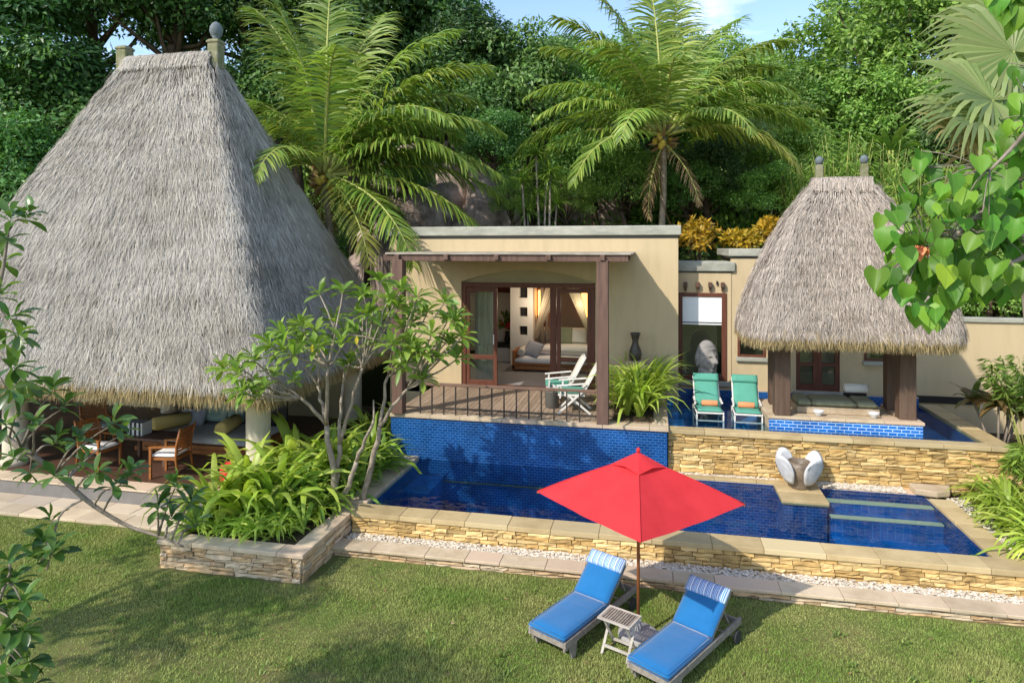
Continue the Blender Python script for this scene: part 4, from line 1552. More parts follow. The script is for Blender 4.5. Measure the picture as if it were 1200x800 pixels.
def lt(x, y, z):
    return (-.41 + x * ca - y * sa, 8.32 + x * sa + y * ca, z)


f = MB()
for s in (-1, 1):
    f.bar(lt(-.22, s * .155, .44), lt(.22, s * .155, .44), .035, .022)
    f.bar(lt(s * .205, -.137, .44), lt(s * .205, .137, .44), .03, .022)
f.build('top_frame', 'weathered_lt', tb, bevel=.003)
f = MB()
for x in np.linspace(-.175, .175, 11):
    f.bar(lt(x, -.136, .442), lt(x, .136, .442), .024, .014)
f.bar(lt(-.19, 0, .43), lt(.19, 0, .43), .03, .012)
f.build('top_slats', 'weathered', tb)
for s in (-1, 1):
    f = MB()
    f.bar(lt(s * .17, -.15, .0), lt(s * .17, .13, .43), .02, .03, up=(1, 0, 0))
    f.build('leg', 'weathered_lt', tb)
    f = MB()
    f.bar(lt(s * .145, .15, .0), lt(s * .145, -.13, .43), .02, .03, up=(1, 0, 0))
    f.build('leg', 'weathered_lt', tb)
MB().bar(lt(-.17, -.095, .085), lt(.17, -.095, .085), .02, .03).build('stretcher', 'weathered_lt', tb)
MB().bar(lt(-.145, .095, .085), lt(.145, .095, .085), .02, .03).build('stretcher', 'weathered_lt', tb)

# ------------------------------------------------------------------ mint chaises in the upper pool
def chaise(label):
    t = thing('pool_chaise', label, 'chaise longue', group='mint green chaises standing in the upper pool')
    W = .275   # local: y towards the back, x across, feet at y=0
    f = MB()
    for s in (-1, 1):
        f.bar((s * W, 0, .56), (s * W, .95, .52), .03, .045)
        f.bar((s * W, .62, .55), (s * W, 1.12, .30), .03, .035)
        f.bar((s * W, .0, .37), (s * W, .9, .37), .025, .03)
    f.bar((-W + .015, .02, .56), (W - .015, .02, .56), .035, .045)
    f.bar((-W + .015, .02, .37), (W - .015, .02, .37), .025, .03)
    f.build('frame', 'white', t, bevel=.006)
    for s in (-1, 1):
        MB().bar((s * W, .04, 0), (s * W, .04, .535), .03, .04, up=(0, 1, 0)).build('leg', 'white', t)
        MB().bar((s * W, .92, 0), (s * W, .92, .5), .03, .04, up=(0, 1, 0)).build('leg', 'white', t)
        MB().bar((s * (W + .005), .3, .73), (s * (W + .005), .78, .76), .04, .025).build('armrest', 'white', t)
    cushion(MB(), -W + .02, W - .02, -.01, .64, .575, .645).build('seat_cushion', 'mint', t)
    M = Matrix.Translation((0, .60, .60)) @ Matrix.Rotation(R(52), 4, 'X')
    b = MB()
    for s in (-1, 1):
        b.bar(M @ Vector((s * (W - .01), 0, -.01)), M @ Vector((s * (W - .01), .80, -.01)), .03, .03)
    b.bar(M @ Vector((-W + .02, .4, -.012)), M @ Vector((W - .02, .4, -.012)), .03, .03)
    b.build('backrest_frame', 'white', t)
    cushion(MB(), -W + .02, W - .02, .0, .80, .01, .075, M).build('back_cushion', 'mint', t)
    cushion(MB(), -W - .0, W + .0, .62, .82, .05, .15, M, r=.08, puff=.0).build('headrest_roll', 'mint', t)
    return t


c1 = chaise('mint green cushioned chaise in front of the carved stone head')
c2 = dup(c1, label='mint green cushioned chaise beside the pavilion platform')
c1.scale = c2.scale = (1, .92, .9)
c1.location, c1.rotation_euler = (1.19, 14.82, .955), (0, 0, R(2))
c2.location, c2.rotation_euler = (1.97, 14.82, .955), (0, 0, R(-2))


def towel_roll(loc, rz, label):
    mb = MB()
    pts = [(x, 0, 0) for x in (-.17, -.165, -.15, 0, .15, .165, .17)]
    mb.tube(pts, [.035, .055, .062, .064, .062, .055, .035], 16)
    mb.tube([(-.16, .045, -.02), (.16, .045, -.02)], .022, 8)
    o = mb.build('rolled_towel', 'orange')
    o.location = loc
    o.rotation_euler = (0, 0, rz)
    return tag(o, label, 'towel', 'rolled orange towels on the mint chaises')


towel_roll((1.20, 15.13, .955 + .648), R(2), 'rolled orange towel on the mint chaise in front of the stone head')
towel_roll((1.96, 15.11, .955 + .648), R(-2), 'rolled orange towel on the mint chaise beside the pavilion')

# ------------------------------------------------------------------ carved stone head
sh = thing('carved_sculpture', 'tall grey carved stone head with closed eyes behind the left mint chaise', 'sculpture', (1.23, 16.3, .95))
bm = bmesh.new()
bmesh.ops.create_uvsphere(bm, u_segments=72, v_segments=56, radius=1)


def gauss(x, z, cx, cz, sx_, sz_):
    return math.exp(-((x - cx) / sx_) ** 2 - ((z - cz) / sz_) ** 2)


for v in bm.verts:
    x, y, z = v.co
    front = max(0, -y)
    d = 0
    if y < .25:
        q_ = 1
        d += .26 * gauss(x, z, 0, -.02, .10, .22) + .12 * gauss(x, z, 0, -.16, .16, .09)      # nose
        d += .08 * gauss(x, z, .28, .20, .26, .05) + .08 * gauss(x, z, -.28, .20, .26, .05)    # brow
        d -= .10 * gauss(x, z, .28, .08, .17, .07) + .10 * gauss(x, z, -.28, .08, .17, .07)    # sockets
        d += .065 * gauss(x, z, .28, .055, .13, .035) + .065 * gauss(x, z, -.28, .055, .13, .035)  # lids
        d += .09 * gauss(x, z, 0, -.36, .24, .035) + .09 * gauss(x, z, 0, -.45, .19, .04)      # lips
        d -= .07 * gauss(x, z, 0, -.405, .26, .018)
        d += .08 * gauss(x, z, 0, -.66, .2, .12)                                              # chin
        d += .06 * gauss(x, z, .42, -.2, .2, .2) + .06 * gauss(x, z, -.42, -.2, .2, .2)
        d += .05 * gauss(x, z, 0, .55, .8, .035)                                              # head band
    xs_ = 1 - .18 * max(0, -z)
    v.co = Vector((x * .25 * xs_, (y - 2.3 * d * front ** .5) * .26, z * .42))
me = bpy.data.meshes.new('head')
bm.to_mesh(me)
bm.free()
for p in me.polygons:
    p.use_smooth = True
me.materials.append(MT['stone_grey'])
hd = bpy.data.objects.new('head', me)
col.objects.link(hd)
hd.parent = sh
hd.location = (0, 0, 1.45)
hd.rotation_euler = (0, 0, R(30))
for s in (-1, 1):
    e = MB().ellipsoid((0, 0, 0), (.035, .075, .17), 12, 10)
    eo = e.build('ear', 'stone_grey')
    eo.parent = hd
    eo.location = (s * .245, .03, -.02)
mb = MB().lathe((1.23, 16.3, .95), [(.34, 0), (.33, .5), (.29, .66), (.22, .82), (.19, 1.3)], 28)
mb.build('neck', 'stone_grey', sh)

# ------------------------------------------------------------------ fountain on its plinth
pt = thing('plinth', 'golden sandstone plinth jutting into the lower pool under the lotus bowl', 'plinth', (2.66, 13.2, .4))
MB().box(2.28, 3.02, 12.72, 13.55, -.74, .398).build('plinth_body', 'tile_wall', pt)
mb = MB()
slabs(mb, (2.25, 12.69), (3.05, 12.69), (0, 1), .44, .40, .487, .5, 1.0)
slabs(mb, (2.25, 13.13), (3.05, 13.13), (0, 1), .6, .40, .489, .5, 1.0)
mb.build('top_slabs', 'sand', pt, bevel=.008)
lf = thing('lotus_bowl', 'dark stone bowl held by four pale curved stone petals on the sandstone plinth', 'fountain', (2.68, 13.35, .49))
fc = (2.68, 13.38, .49)
MB().lathe(fc, [(.15, 0), (.17, .03), (.16, .06), (.21, .16), (.25, .30), (.24, .42), (.20, .50), (.17, .50), (.18, .40), (.05, .36)], 28).build('bowl', 'stone_dk', lf)
for k in range(4):
    a0 = R(34 + 90 * k)
    V, F = [], []
    NU, NV = 8, 8
    for th in (0, .07):
        for u in range(NU + 1):
            for v in range(NV + 1):
                uu, vv = u / NU, v / NV
                wv = math.sin(math.pi * (.16 + uu * .58)) ** .6
                a = a0 + (vv - .5) * 1.08 * wv
                rr = .19 + .17 * uu + .03 * math.sin(math.pi * uu) + th + .06 * max(0, uu - .75)
                z = .12 + .52 * uu - .14 * (2 * vv - 1) ** 2 * uu + .0
                V.append((fc[0] + rr * math.cos(a), fc[1] + rr * math.sin(a), fc[2] + z))
    N = (NU + 1) * (NV + 1)
    for u in range(NU):
        for v in range(NV):
            a, b, c, d = u * (NV + 1) + v, (u + 1) * (NV + 1) + v, (u + 1) * (NV + 1) + v + 1, u * (NV + 1) + v + 1
            F += [(a, b, c, d), (N + d, N + c, N + b, N + a)]
    rim = [u * (NV + 1) for u in range(NU + 1)] + [NU * (NV + 1) + v for v in range(1, NV + 1)] + [u * (NV + 1) + NV for u in range(NU - 1, -1, -1)] + [v for v in range(NV - 1, 0, -1)]
    for i in range(len(rim)):
        a, b = rim[i], rim[(i + 1) % len(rim)]
        F.append((a, N + a, N + b, b))
    MB().add(V, np.array(F), 0, True).build('petal', 'stone_lt', lf)

# ------------------------------------------------------------------ deck chairs
def deck_chair(label):
    t = thing('deck_chair', label, 'deck chair', group='white reclining chairs on the deck')
    for s in (-1, 1):   # local: faces -x, y across
        f = MB()
        f.bar((-.28, s * .24, 0), (.20, s * .24, .44), .03, .035)
        f.build('leg', 'white', t)
        f = MB()
        f.bar((.30, s * .21, 0), (-.18, s * .21, .40), .03, .035)
        f.build('leg', 'white', t)
        MB().bar((-.30, s * .26, .50), (.22, s * .26, .55), .05, .025).build('armrest', 'white', t, bevel=.006)
        MB().bar((-.24, s * .25, .28), (-.22, s * .26, .49), .03, .03, up=(0, 1, 0)).build('arm_support', 'white', t)
    MB().box(-.28, .2, -.22, .22, .315, .345).build('seat', 'white', t)
    cushion(MB(), -.29, .18, -.21, .21, .35, .405).build('seat_cushion', 'mint', t)
    M = Matrix.Translation((.17, 0, .36)) @ Matrix.Rotation(R(-62), 4, 'Y')
    b = MB()
    for s in (-1, 1):
        b.bar(M @ Vector((0, s * .22, 0)), M @ Vector((.62, s * .22, 0)), .03, .03)
    b.bar(M @ Vector((.6, -.2, 0)), M @ Vector((.6, .2, 0)), .03, .03)
    b.build('back_frame', 'white', t)
    cushion(MB(), .02, .61, -.2, .2, -.01, .04, M).build('back_cushion', 'cream', t)
    return t


k1 = deck_chair('white reclining deck chair with green seat nearer the glass door')
k2 = dup(k1, label='white reclining deck chair with green seat partly hidden by the pergola post')
k1.scale = k2.scale = (1.22, 1.22, 1.22)
k1.location, k1.rotation_euler = (-2.12, 15.45, ZD + .002), (0, 0, R(10))
k2.location, k2.rotation_euler = (-1.72, 14.72, ZD + .002), (0, 0, R(4))
tu = thing('deck_tub', 'dark grey round tub table between the white deck chairs', 'tub', (-2.25, 14.95, ZD + .002))
MB().lathe((-2.25, 14.95, ZD + .002), [(.13, 0), (.15, .02), (.17, .36), (.18, .38), (.16, .39), (.15, .37), (.02, .36)], 24).build('tub_body', 'groove', tu)

# vase on pedestal by the villa wall
vs = thing('tall_vase', 'dark bronze vase with flared neck against the ochre villa wall', 'vase', (-.43, 16.35, 2.3))
MB().lathe((-.43, 16.35, 2.28), [(.10, 0), (.13, .03), (.155, .14), (.14, .24), (.075, .40), (.07, .46), (.11, .62), (.13, .66), (.10, .66), (.06, .5)], 24).build('vase_body', 'bronze', vs)
pe = MB().box(-.66, -.20, 16.12, 16.58, 1.386, 2.278).build('vase_pedestal', 'wall', bevel=.01)
tag(pe, 'ochre rendered pedestal under the dark vase behind the strap leaf plants', 'pedestal')

# ------------------------------------------------------------------ things in the bedroom
def bar_pts(*a):
    return np.array(a, float)


db = thing('daybed', 'teak daybed with white mattress seen through the open villa doors', 'daybed', (-3.3, 19.3, 1.416))
dx0, dx1, dy0, dy1 = -4.02, -1.75, 18.95, 19.75
f = MB().box(dx0, dx1, dy0, dy1, 1.46, 1.58).box(dx0, dx0 + .07, dy0, dy1, 1.42, 2.0)
f.box(dx0, dx1, dy0 - .02, dy0 + .02, 1.60, 1.66)
f.build('bed_frame', 'teak', db, bevel=.008)
for yy in (dy0 + .06, dy1 - .06):
    for xx in (dx0 + .05, dx1 - .05):
        MB().box(xx - .03, xx + .03, yy - .03, yy + .03, 1.416, 1.46).build('leg', 'teak', db)
cushion(MB(), dx0 + .08, dx1, dy0 + .01, dy1, 1.60, 1.84).build('mattress', 'white_fab', db)
cushion(MB(), dx0 + .3, dx1 - .03, dy0 + .3, dy1 + .01, 1.835, 1.90).build('throw', 'grey_fab', db)


def pillow(name, c, size, rx, rz, m, label, cat='pillow', ry=0, group=None):
    o = cushion(MB(), -size[0] / 2, size[0] / 2, -size[1] / 2, size[1] / 2, -size[2] / 2, size[2] / 2, nx=12, ny=12, r=min(size[:2]) * .45, puff=.015).build(name, m)
    o.location = c
    o.rotation_euler = (rx, ry, rz)
    return tag(o, label, cat, group)


bo = MB().tube([(0, -.3, 0), (0, -.28, 0), (0, .28, 0), (0, .3, 0)], [.06, .11, .11, .06], 20).build('bolster', 'cream')
bo.location = (dx0 + .24, dy0 + .37, 1.95)
tag(bo, 'round cream bolster at the left end of the teak daybed', 'bolster')
pillow('cushion', (-3.45, 19.22, 2.02), (.5, .5, .12), R(48), R(-20), 'grey_fab', 'dark grey square cushion leaning on the teak daybed', 'cushion', ry=R(12))
bd = thing('bed', 'large white bed with wooden headboard behind the teak daybed', 'bed', (-2.5, 20.2, 1.416))
MB().box(-3.5, -.6, 19.85, 20.69, 1.42, 1.75).build('bed_base', 'redwood', bd, bevel=.01)
cushion(MB(), -3.48, -.62, 19.85, 20.65, 1.752, 2.05, r=.08).build('mattress', 'white_fab', bd)
pillow('pillow', (-3.18, 20.45, 2.30), (.5, .46, .14), R(72), 0, 'white_fab', 'white pillow at the left of the bed behind the daybed')
pillow('pillow', (-2.72, 20.38, 2.30), (.55, .5, .14), R(72), 0, 'olive_fab', 'olive green pillow in the middle of the bed behind the daybed')
pillow('pillow', (-2.25, 20.45, 2.30), (.5, .46, .14), R(72), 0, 'white_fab', 'white pillow at the right of the bed beside the door post')


def wall_lamp(x, label):
    t = thing('wall_lamp', label, 'wall lamp', (x, 20.66, 3.0))
    MB().box(x - .09, x + .09, 20.64, 20.695, 2.78, 3.72).build('backplate', 'timber', t)
    V = []
    mb = MB()
    mb.lathe((x, 20.56, 2.84), [(.085, 0), (.088, .1), (.088, .72), (.085, .82)], 18)
    mb.build('lamp_shade', 'lamp', t)
    ld = bpy.data.lights.new('lamp_light', 'POINT')
    ld.energy = 16
    ld.color = (1, .80, .60)
    ld.shadow_soft_size = .1
    lo = bpy.data.objects.new('lamp_light', ld)
    col.objects.link(lo)
    lo.parent = t
    lo.location = (0, -1.3, .35)
    return t


wall_lamp(on(634, 358, 20.6)[0], 'glowing amber wall lamp beside the white niche pillar')
wall_lamp(on(685, 358, 20.6)[0], 'glowing amber wall lamp behind the right glass door leaf')


def drape(top, bot, w0, w1, m, label, name='bed_drape'):
    top, bot = np.array(top), np.array(bot)
    NU, NV = 24, 16
    V = []
    for v in range(NV + 1):
        t = v / NV
        cc = top * (1 - t) + bot * t
        bow = math.sin(math.pi * t)
        wd = w0 * (1 - t) ** 1.2 + w1
        for u in range(NU + 1):
            q = u / NU - .5
            V.append((cc[0] + q * wd, cc[1] + .03 * math.sin(u * 1.9) * (1.2 - t) - .1 * bow, cc[2] - .22 * bow * (1 if bot[2] < top[2] else 0) * (0.5 - abs(q))))
    F = [(v * (NU + 1) + u, v * (NU + 1) + u + 1, (v + 1) * (NU + 1) + u + 1, (v + 1) * (NU + 1) + u) for v in range(NV) for u in range(NU)]
    o = MB().quads(V, F, smooth=True).build(name, m)
    return tag(o, label, 'curtain')


a = on(651, 332, 19.8)
b = on(627, 394, 19.8)
drape((a[0], 19.8, a[1]), (b[0], 19.8, b[1] - .05), .42, .14, 'cloth', 'tan gauze bed drape sweeping down to the left behind the daybed')
a = on(670, 332, 19.8)
b = on(692, 392, 19.8)
drape((a[0], 19.8, a[1]), (b[0], 19.8, b[1] - .05), .30, .12, 'cloth', 'tan gauze bed drape sweeping down behind the right glass door')
V, F = [], []
for v in (1.45, 3.95):
    for u in range(41):
        x = -4.75 + .62 * u / 40
        V.append((x, 17.5 + .035 * math.sin(u * 1.7), v))
F = [(u, u + 1, 42 + u, 41 + u) for u in range(40)]
cu = MB().quads(V, F, smooth=True).build('sheer_curtain', 'sheer')
tag(cu, 'grey green sheer curtain hanging behind the left glass door', 'curtain')
cs = thing('console', 'white and dark console table against the back of the bedroom', 'console', (-4.6, 20.7, 1.416))
MB().box(-5.4, px0 - .06, 20.35, 20.85, 1.86, 1.98).build('console_top', 'dark', cs, bevel=.008)
MB().box(-5.36, px0 - .1, 20.4, 20.84, 1.417, 1.858).build('cabinet', 'plaster', cs)
fv = thing('flower_vase', 'vase of red flowers with green leaves on the bedroom console', 'flowers', (-4.52, 20.55, 1.98))
MB().lathe((-4.52, 20.55, 1.982), [(.07, 0), (.1, .1), (.06, .3), (.08, .36)], 16).build('vase_body', 'dark', fv)
fr_ = np.random.default_rng(4)
mb = MB()
n = 120
dd = rand_dir(n, fr_)
dd[:, 2] = abs(dd[:, 2])
leaves(mb, np.array([-4.52, 20.55, 2.45]) + dd * fr_.uniform(.05, .3, (n, 1)) * np.array([1, .6, 1.5]), dd, rand_dir(n, fr_), .2, .08)
mb.build('leaves', 'lf_mid', fv)
mb = MB()
for k in range(9):
    d_ = unit(fr_.normal(size=3) * np.array([1, .6, 1]))
    mb.ellipsoid(np.array([-4.52, 20.5, 2.7]) + d_ * .2, (.06, .06, .07), 8, 6)
mb.build('blossom', 'redcloth', fv)

# ------------------------------------------------------------------ pavilion seats
sb = thing('pavilion_bench', 'low pale bench with olive cushions sunk between the pavilion posts', 'bench', (3.7, 15.2, 1.53))
MB().box(2.95, 4.55, 14.95, 15.8, 1.53, 1.66).build('bench_base', 'sand_pale', sb, bevel=.01)
for i, (a, b) in enumerate(((2.98, 3.24), (3.26, 4.12), (4.14, 4.52))):
    cushion(MB(), a, b, 14.97, 15.7, 1.662, 1.80).build('seat_cushion', 'olive_fab', sb)


def dish(x, y, label):
    t = MB().lathe((0, 0, 0), [(.05, 0), (.055, .02), (.09, .07), (.11, .11), (.10, .11), (.05, .04)], 20).build('bowl', 'stone_lt')
    t.location = (x, y, 1.587)
    return tag(t, label, 'bowl', 'small white bowls on the pavilion edge')


dish(3.28, 14.52, 'small white bowl on the pavilion edge nearer the left front post')
dish(4.32, 14.56, 'small white bowl on the pavilion edge nearer the right front post')
bk = thing('bolster_stand', 'white rolled bolster lying on a dark stand behind the pavilion bench', 'bolster', (4.33, 15.75, 1.53))
MB().box(4.1, 4.55, 15.82, 15.9, 1.53, 1.84).build('stand', 'dark', bk)
MB().tube([(4.08, 15.78, 1.93), (4.10, 15.78, 1.93), (4.55, 15.78, 1.93), (4.57, 15.78, 1.93)], [.06, .10, .10, .06], 18).build('roll', 'white_fab', bk)

# ------------------------------------------------------------------ furniture of the dining pavilion
HZ = .325
so_ = thing('pavilion_daybed', 'wide cushioned daybed at the back of the dining pavilion', 'daybed', (-10.4, 13.7, HZ))
MB().box(-11.75, -8.75, 13.25, 14.7, HZ, .42).box(-11.7, -8.8, 13.28, 14.65, .42, .52).build('bed_frame', 'teak', so_, bevel=.01)
cushion(MB(), -11.72, -8.78, 13.22, 14.7, .525, .70).build('mattress', mat('taupe_fabric', (.46, .45, .44), .9), so_)
MB().box(-11.75, -8.75, 14.72, 14.8, HZ, 1.45).build('backrest', 'dark', so_)


def bolster(x, label, rz=0):
    mb = MB().tube([(0, -.42, 0), (0, -.40, 0), (0, .40, 0), (0, .42, 0)], [.10, .155, .155, .10], 22)
    o = mb.build('bolster', 'yellow_fab')
    o.location = (x, 13.85, .86)
    o.rotation_euler = (0, 0, rz)
    return tag(o, label, 'bolster', 'mustard bolsters on the pavilion daybed')


bolster(-11.25, 'mustard round bolster at the left end of the pavilion daybed', R(-30))
bolster(-9.72, 'mustard round bolster at the right end near the cream column', R(12))
pillow('cushion', (-10.5, 14.45, 1.02), (.75, .55, .16), R(75), 0, 'stripegreen', 'green striped back cushion in the middle of the pavilion daybed', 'cushion')
pillow('cushion', (-9.95, 14.5, 1.02), (.45, .55, .16), R(75), 0, 'stripegreen', 'narrower green striped cushion beside the right mustard bolster', 'cushion')
pillow('cushion', (-10.95, 14.25, .88), (.6, .4, .14), R(58), R(6), 'grey_fab', 'grey blue cushion beside the left mustard bolster', 'cushion')


def armchair(label):
    t = thing('armchair', label, 'armchair', group='teak armchairs in the dining pavilion')
    # faces -x ; y across
    for s in (-1, 1):
        MB().bar((-.27, s * .27, 0), (-.27, s * .27, .62), .045, .045, up=(0, 1, 0)).build('leg', 'teak', t)
        MB().tube([(.33, s * .27, 0), (.26, s * .27, .4), (.28, s * .27, .7), (.36, s * .27, 1.02)], .026, 8).build('rear_leg', 'teak', t)
        MB().bar((-.3, s * .27, .635), (.28, s * .27, .66), .06, .03).build('armrest', 'teak', t)
    MB().box(-.28, .28, -.25, .25, .37, .42).build('seat_frame', 'teak', t, bevel=.006)
    cushion(MB(), -.28, .24, -.24, .24, .422, .50).build('seat_cushion', 'white_fab', t)
    b = MB()
    for k in range(8):
        z = .55 + k * .06
        x = .27 + max(0, (z - .6)) * .2
        b.bar((x, -.26, z), (x, .26, z), .02, .042)
    b.build('back_slats', 'teak', t)
    return t


ac = armchair('teak armchair with white seat facing left near the terrace edge')
ac2 = dup(ac, label='teak armchair half hidden by leaves at the left of the dark table')
ac3 = dup(ac, label='teak chair standing farther back at the far left of the pavilion')
ac.location, ac.rotation_euler = (-9.72, 11.95, HZ), (0, 0, R(8))
ac2.location, ac2.rotation_euler = (-11.55, 12.05, HZ), (0, 0, R(176))
ac3.location, ac3.rotation_euler = (-12.9, 13.4, HZ), (0, 0, R(150))
dt = thing('dining_table', 'dark low wooden table between the teak armchairs', 'table', (-10.75, 12.6, HZ))
MB().box(-11.35, -10.15, 12.3, 12.95, .86, .91).build('tabletop', 'timber', dt, bevel=.01)
for xx in (-11.28, -10.22):
    for yy in (12.37, 12.88):
        MB().box(xx - .035, xx + .035, yy - .035, yy + .035, HZ, .859).build('leg', 'timber', dt)
ck = MB().box(-.2, .2, -.15, .15, 0, .28).build('checkered_box', 'checker', bevel=.01)
ck.location = (-11.05, 12.6, .912)
tag(ck, 'small black and white checkered box on the dark table', 'box')
rc = MB()
V, F = [], []
for i in range(13):
    for j in range(9):
        V.append((-8.35 + .42 * i / 12, 11.62 + .02 * math.sin(i * 1.3), .36 + .44 * j / 8 * (1 - .25 * abs(i / 6 - 1)) + .015 * math.sin(i * 2)))
F = [(i * 9 + j, (i + 1) * 9 + j, (i + 1) * 9 + j + 1, i * 9 + j + 1) for i in range(12) for j in range(8)]
rc.quads(V, F, smooth=True)
tag(rc.build('folded_red_cushion', 'redcloth', solid=.12), 'red cushion propped behind the strap leaf plants at the terrace edge', 'cushion')
# ------------------------------------------------------------------ coconut palms
def frond(az, el, L, droop, r, nl=62, leafL=.72, name='frond', m='lf_palm', parent=None, base=(0, 0, 0), wl=.040, hang=.75):
    """pinnate frond: rachis curve with drooping leaflets"""
    K = 22
    t = np.linspace(0, 1, K)
    hd = np.array([math.cos(az), math.sin(az), 0])
    P = np.zeros((K, 3))
    P[0] = base
    bend = r.normal(0, .12)
    for k in range(1, K):
        e = el - droop * t[k] ** 1.5
        a2 = bend * t[k] ** 2
        h2 = np.array([math.cos(az + a2), math.sin(az + a2), 0])
        P[k] = P[k - 1] + (h2 * math.cos(e) + np.array([0, 0, 1]) * math.sin(e)) * L / (K - 1)
    mb = MB()
    mb.tube(P, np.interp(t, [0, .15, 1], [.05, .032, .006]) * L / 3.2, 6, 1)
    u = np.sort(r.uniform(.14, .99, nl))
    u = np.linspace(.14, .995, nl)
    T = np.gradient(P, axis=0)
    for s in (-1, 1):
        u = np.sort(np.concatenate([np.linspace(.14, .995, nl)[r.random(nl) > .07]]))
        nl_ = nl
        nl = len(u)
        uu = np.clip(u + r.normal(0, .006, nl), .12, 1)
        pos = np.stack([np.interp(uu, t, P[:, i]) for i in range(3)], 1)
        tan = unit(np.stack([np.interp(uu, t, T[:, i]) for i in range(3)], 1))
        side = unit(np.cross(tan, np.array([0, 0, 1.0]))) * s
        up = np.cross(side * s, tan)
        LL = leafL * L / 3.2 * np.interp(uu, [.12, .3, .6, .9, 1], [.75, 1.05, 1.0, .6, .3]) * r.uniform(.85, 1.12, nl)
        fwd = np.interp(uu, [.1, 1], [.35, .95])
        d0 = unit(side + tan * (fwd + r.normal(0, .10, nl))[:, None] + up * r.uniform(.0, .4, nl)[:, None])
        KK = 5
        q = np.zeros((nl, KK, 3))
        q[:, 0] = pos
        hg = hang * r.uniform(.6, 1.35, nl)
        for k in range(1, KK):
            d = unit(d0 + np.array([0, 0, -1]) * (hg * (k / (KK - 1)) ** 1.2 * 1.35)[:, None])
            q[:, k] = q[:, k - 1] + d * (LL / (KK - 1))[:, None]
        ws = wl * L / 3.2 * np.interp(np.linspace(0, 1, KK), [0, .3, .7, 1], [.7, 1, .75, .1])
        sd = unit(np.cross(d0, up + r.normal(0, .25, (nl, 3))))
        strips(mb, q, sd, ws[None] * r.uniform(.8, 1.2, nl)[:, None], 0, cup=.15)
        nl = nl_
    return mb.build(name, [m, 'rib'], parent)


def coconut_palm(label, base, crown, spec, r, L=3.2, trunk_r=.14, name='coconut_palm', nuts=True, leafm='lf_palm'):
    """spec: list of (azimuth deg [0=right of camera, 90=away], elevation, length, droop[, aged])"""
    t = thing(name, label, 'palm tree', tuple(base))
    base, crown = np.array(base), np.array(crown)
    pts = []
    for k in range(13):
        u = k / 12
        p = base * (1 - u) + crown * u
        p = p + np.array([.12 * math.sin(u * 3), .08 * math.sin(u * 2), 0])
        pts.append(p)
    crown = pts[-1]
    tb = MB()
    rad = [trunk_r * (1.35 - .5 * min(1, u * 3) if u < .33 else .85 - .18 * u) for u in np.linspace(0, 1, 13)]
    tb.tube(pts, rad, 14)
    tb.build('trunk', 'palm_bark', t)
    fb = MB()
    n = 60
    dd = rand_dir(n, r)
    leaves(fb, crown + dd * np.array([.16, .16, .3]) - np.array([0, 0, .1]), dd + np.array([0, 0, .6]), rand_dir(n, r), .4, .1)
    fb.build('fibre_sheath', 'fiber', t)
    for sp in spec:
        az, el, ln, dr = sp[:4]
        m = 'lf_palm_y' if len(sp) > 4 else leafm
        a = R(az) + YAW
        frond(a, R(el), ln, R(dr), r, parent=t, base=crown + np.array([math.cos(a), math.sin(a), 0]) * .1, m=m, nl=int(62 * max(.8, ln / 3.6)))
    for k in range(3 if nuts else 1):
        a = r.uniform(0, 6.28)
        frond(a, R(-38 - 20 * k), 2.6, R(38), r, parent=t, base=crown - np.array([0, 0, .25]), m='lf_dead', nl=34, hang=1.3)
    if nuts:
        for k in range(9):
            a = r.uniform(0, 6.28)
            p = crown + np.array([.27 * math.cos(a), .27 * math.sin(a), r.uniform(-.42, -.1)])
            MB().ellipsoid(p, (.10, .10, .125), 10, 8).build('coconut', 'coconut', t)
    return t


r1 = np.random.default_rng(31)
cr = at(378, 205, 18.6)
bs = cr.copy() + np.array([.25, .3, 0])
bs[2] = .3
specA = [(100, 85, 6.3, 24), (60, 80, 6.2, 40), (20, 72, 6.2, 52), (2, 62, 5.8, 66), (190, 72, 3.9, 92), (165, 66, 4.4, 88), (225, 64, 3.3, 100), (150, 80, 6.2, 46), (290, 74, 4.6, 80),
         (-6, 44, 5.4, 72), (-25, 34, 5.0, 84), (330, 54, 4.8, 92), (4, 14, 5.2, 50), (-14, 2, 5.0, 54), (130, 55, 5.4, 76), (45, 50, 5.6, 78), (30, 60, 5.6, 74),
         (260, 30, 3.8, 90), (150, 30, 4.8, 70), (-35, -14, 4.4, 52), (-50, -25, 3.6, 45, 1), (170, 85, 5.8, 30), (12, 28, 5.2, 66), (-4, 24, 5.2, 60)]
coconut_palm('large coconut palm arching out between the big thatched roof and the villa', bs, cr, specA, r1)
r2 = np.random.default_rng(32)
cr = at(777, 158, 21.5)
bs = at(766, 262, 21.5)
bs[2] = 3.0
specB = [(100, 86, 6.0, 18), (150, 80, 5.8, 34), (60, 80, 6.0, 30), (35, 70, 5.8, 44), (20, 56, 5.4, 62), (5, 62, 5.6, 60), (170, 66, 5.2, 66), (180, 72, 5.4, 58), (185, 48, 4.9, 78), (200, 36, 4.7, 78),
         (3, 34, 5.0, 72), (10, 46, 5.2, 64), (-10, 14, 4.6, 74), (-22, 14, 4.6, 80, 1), (188, 12, 4.9, 66), (175, 24, 5.0, 70), (215, 4, 4.4, 70), (240, 30, 3.9, 95), (300, 30, 3.9, 90), (90, 50, 5.0, 60),
         (130, 38, 5.0, 66), (265, 66, 4.4, 100), (225, 66, 4.8, 84), (50, 40, 5.0, 66), (330, 50, 4.5, 90)]
coconut_palm('tall coconut palm with yellow nuts standing behind the right end of the villa roof', bs, cr, specB, r2)
r3 = np.random.default_rng(33)
cr = at(872, 160, 26)
bs = cr.copy()
bs[2] = float(hill_h(bs[0], bs[1])) - .3
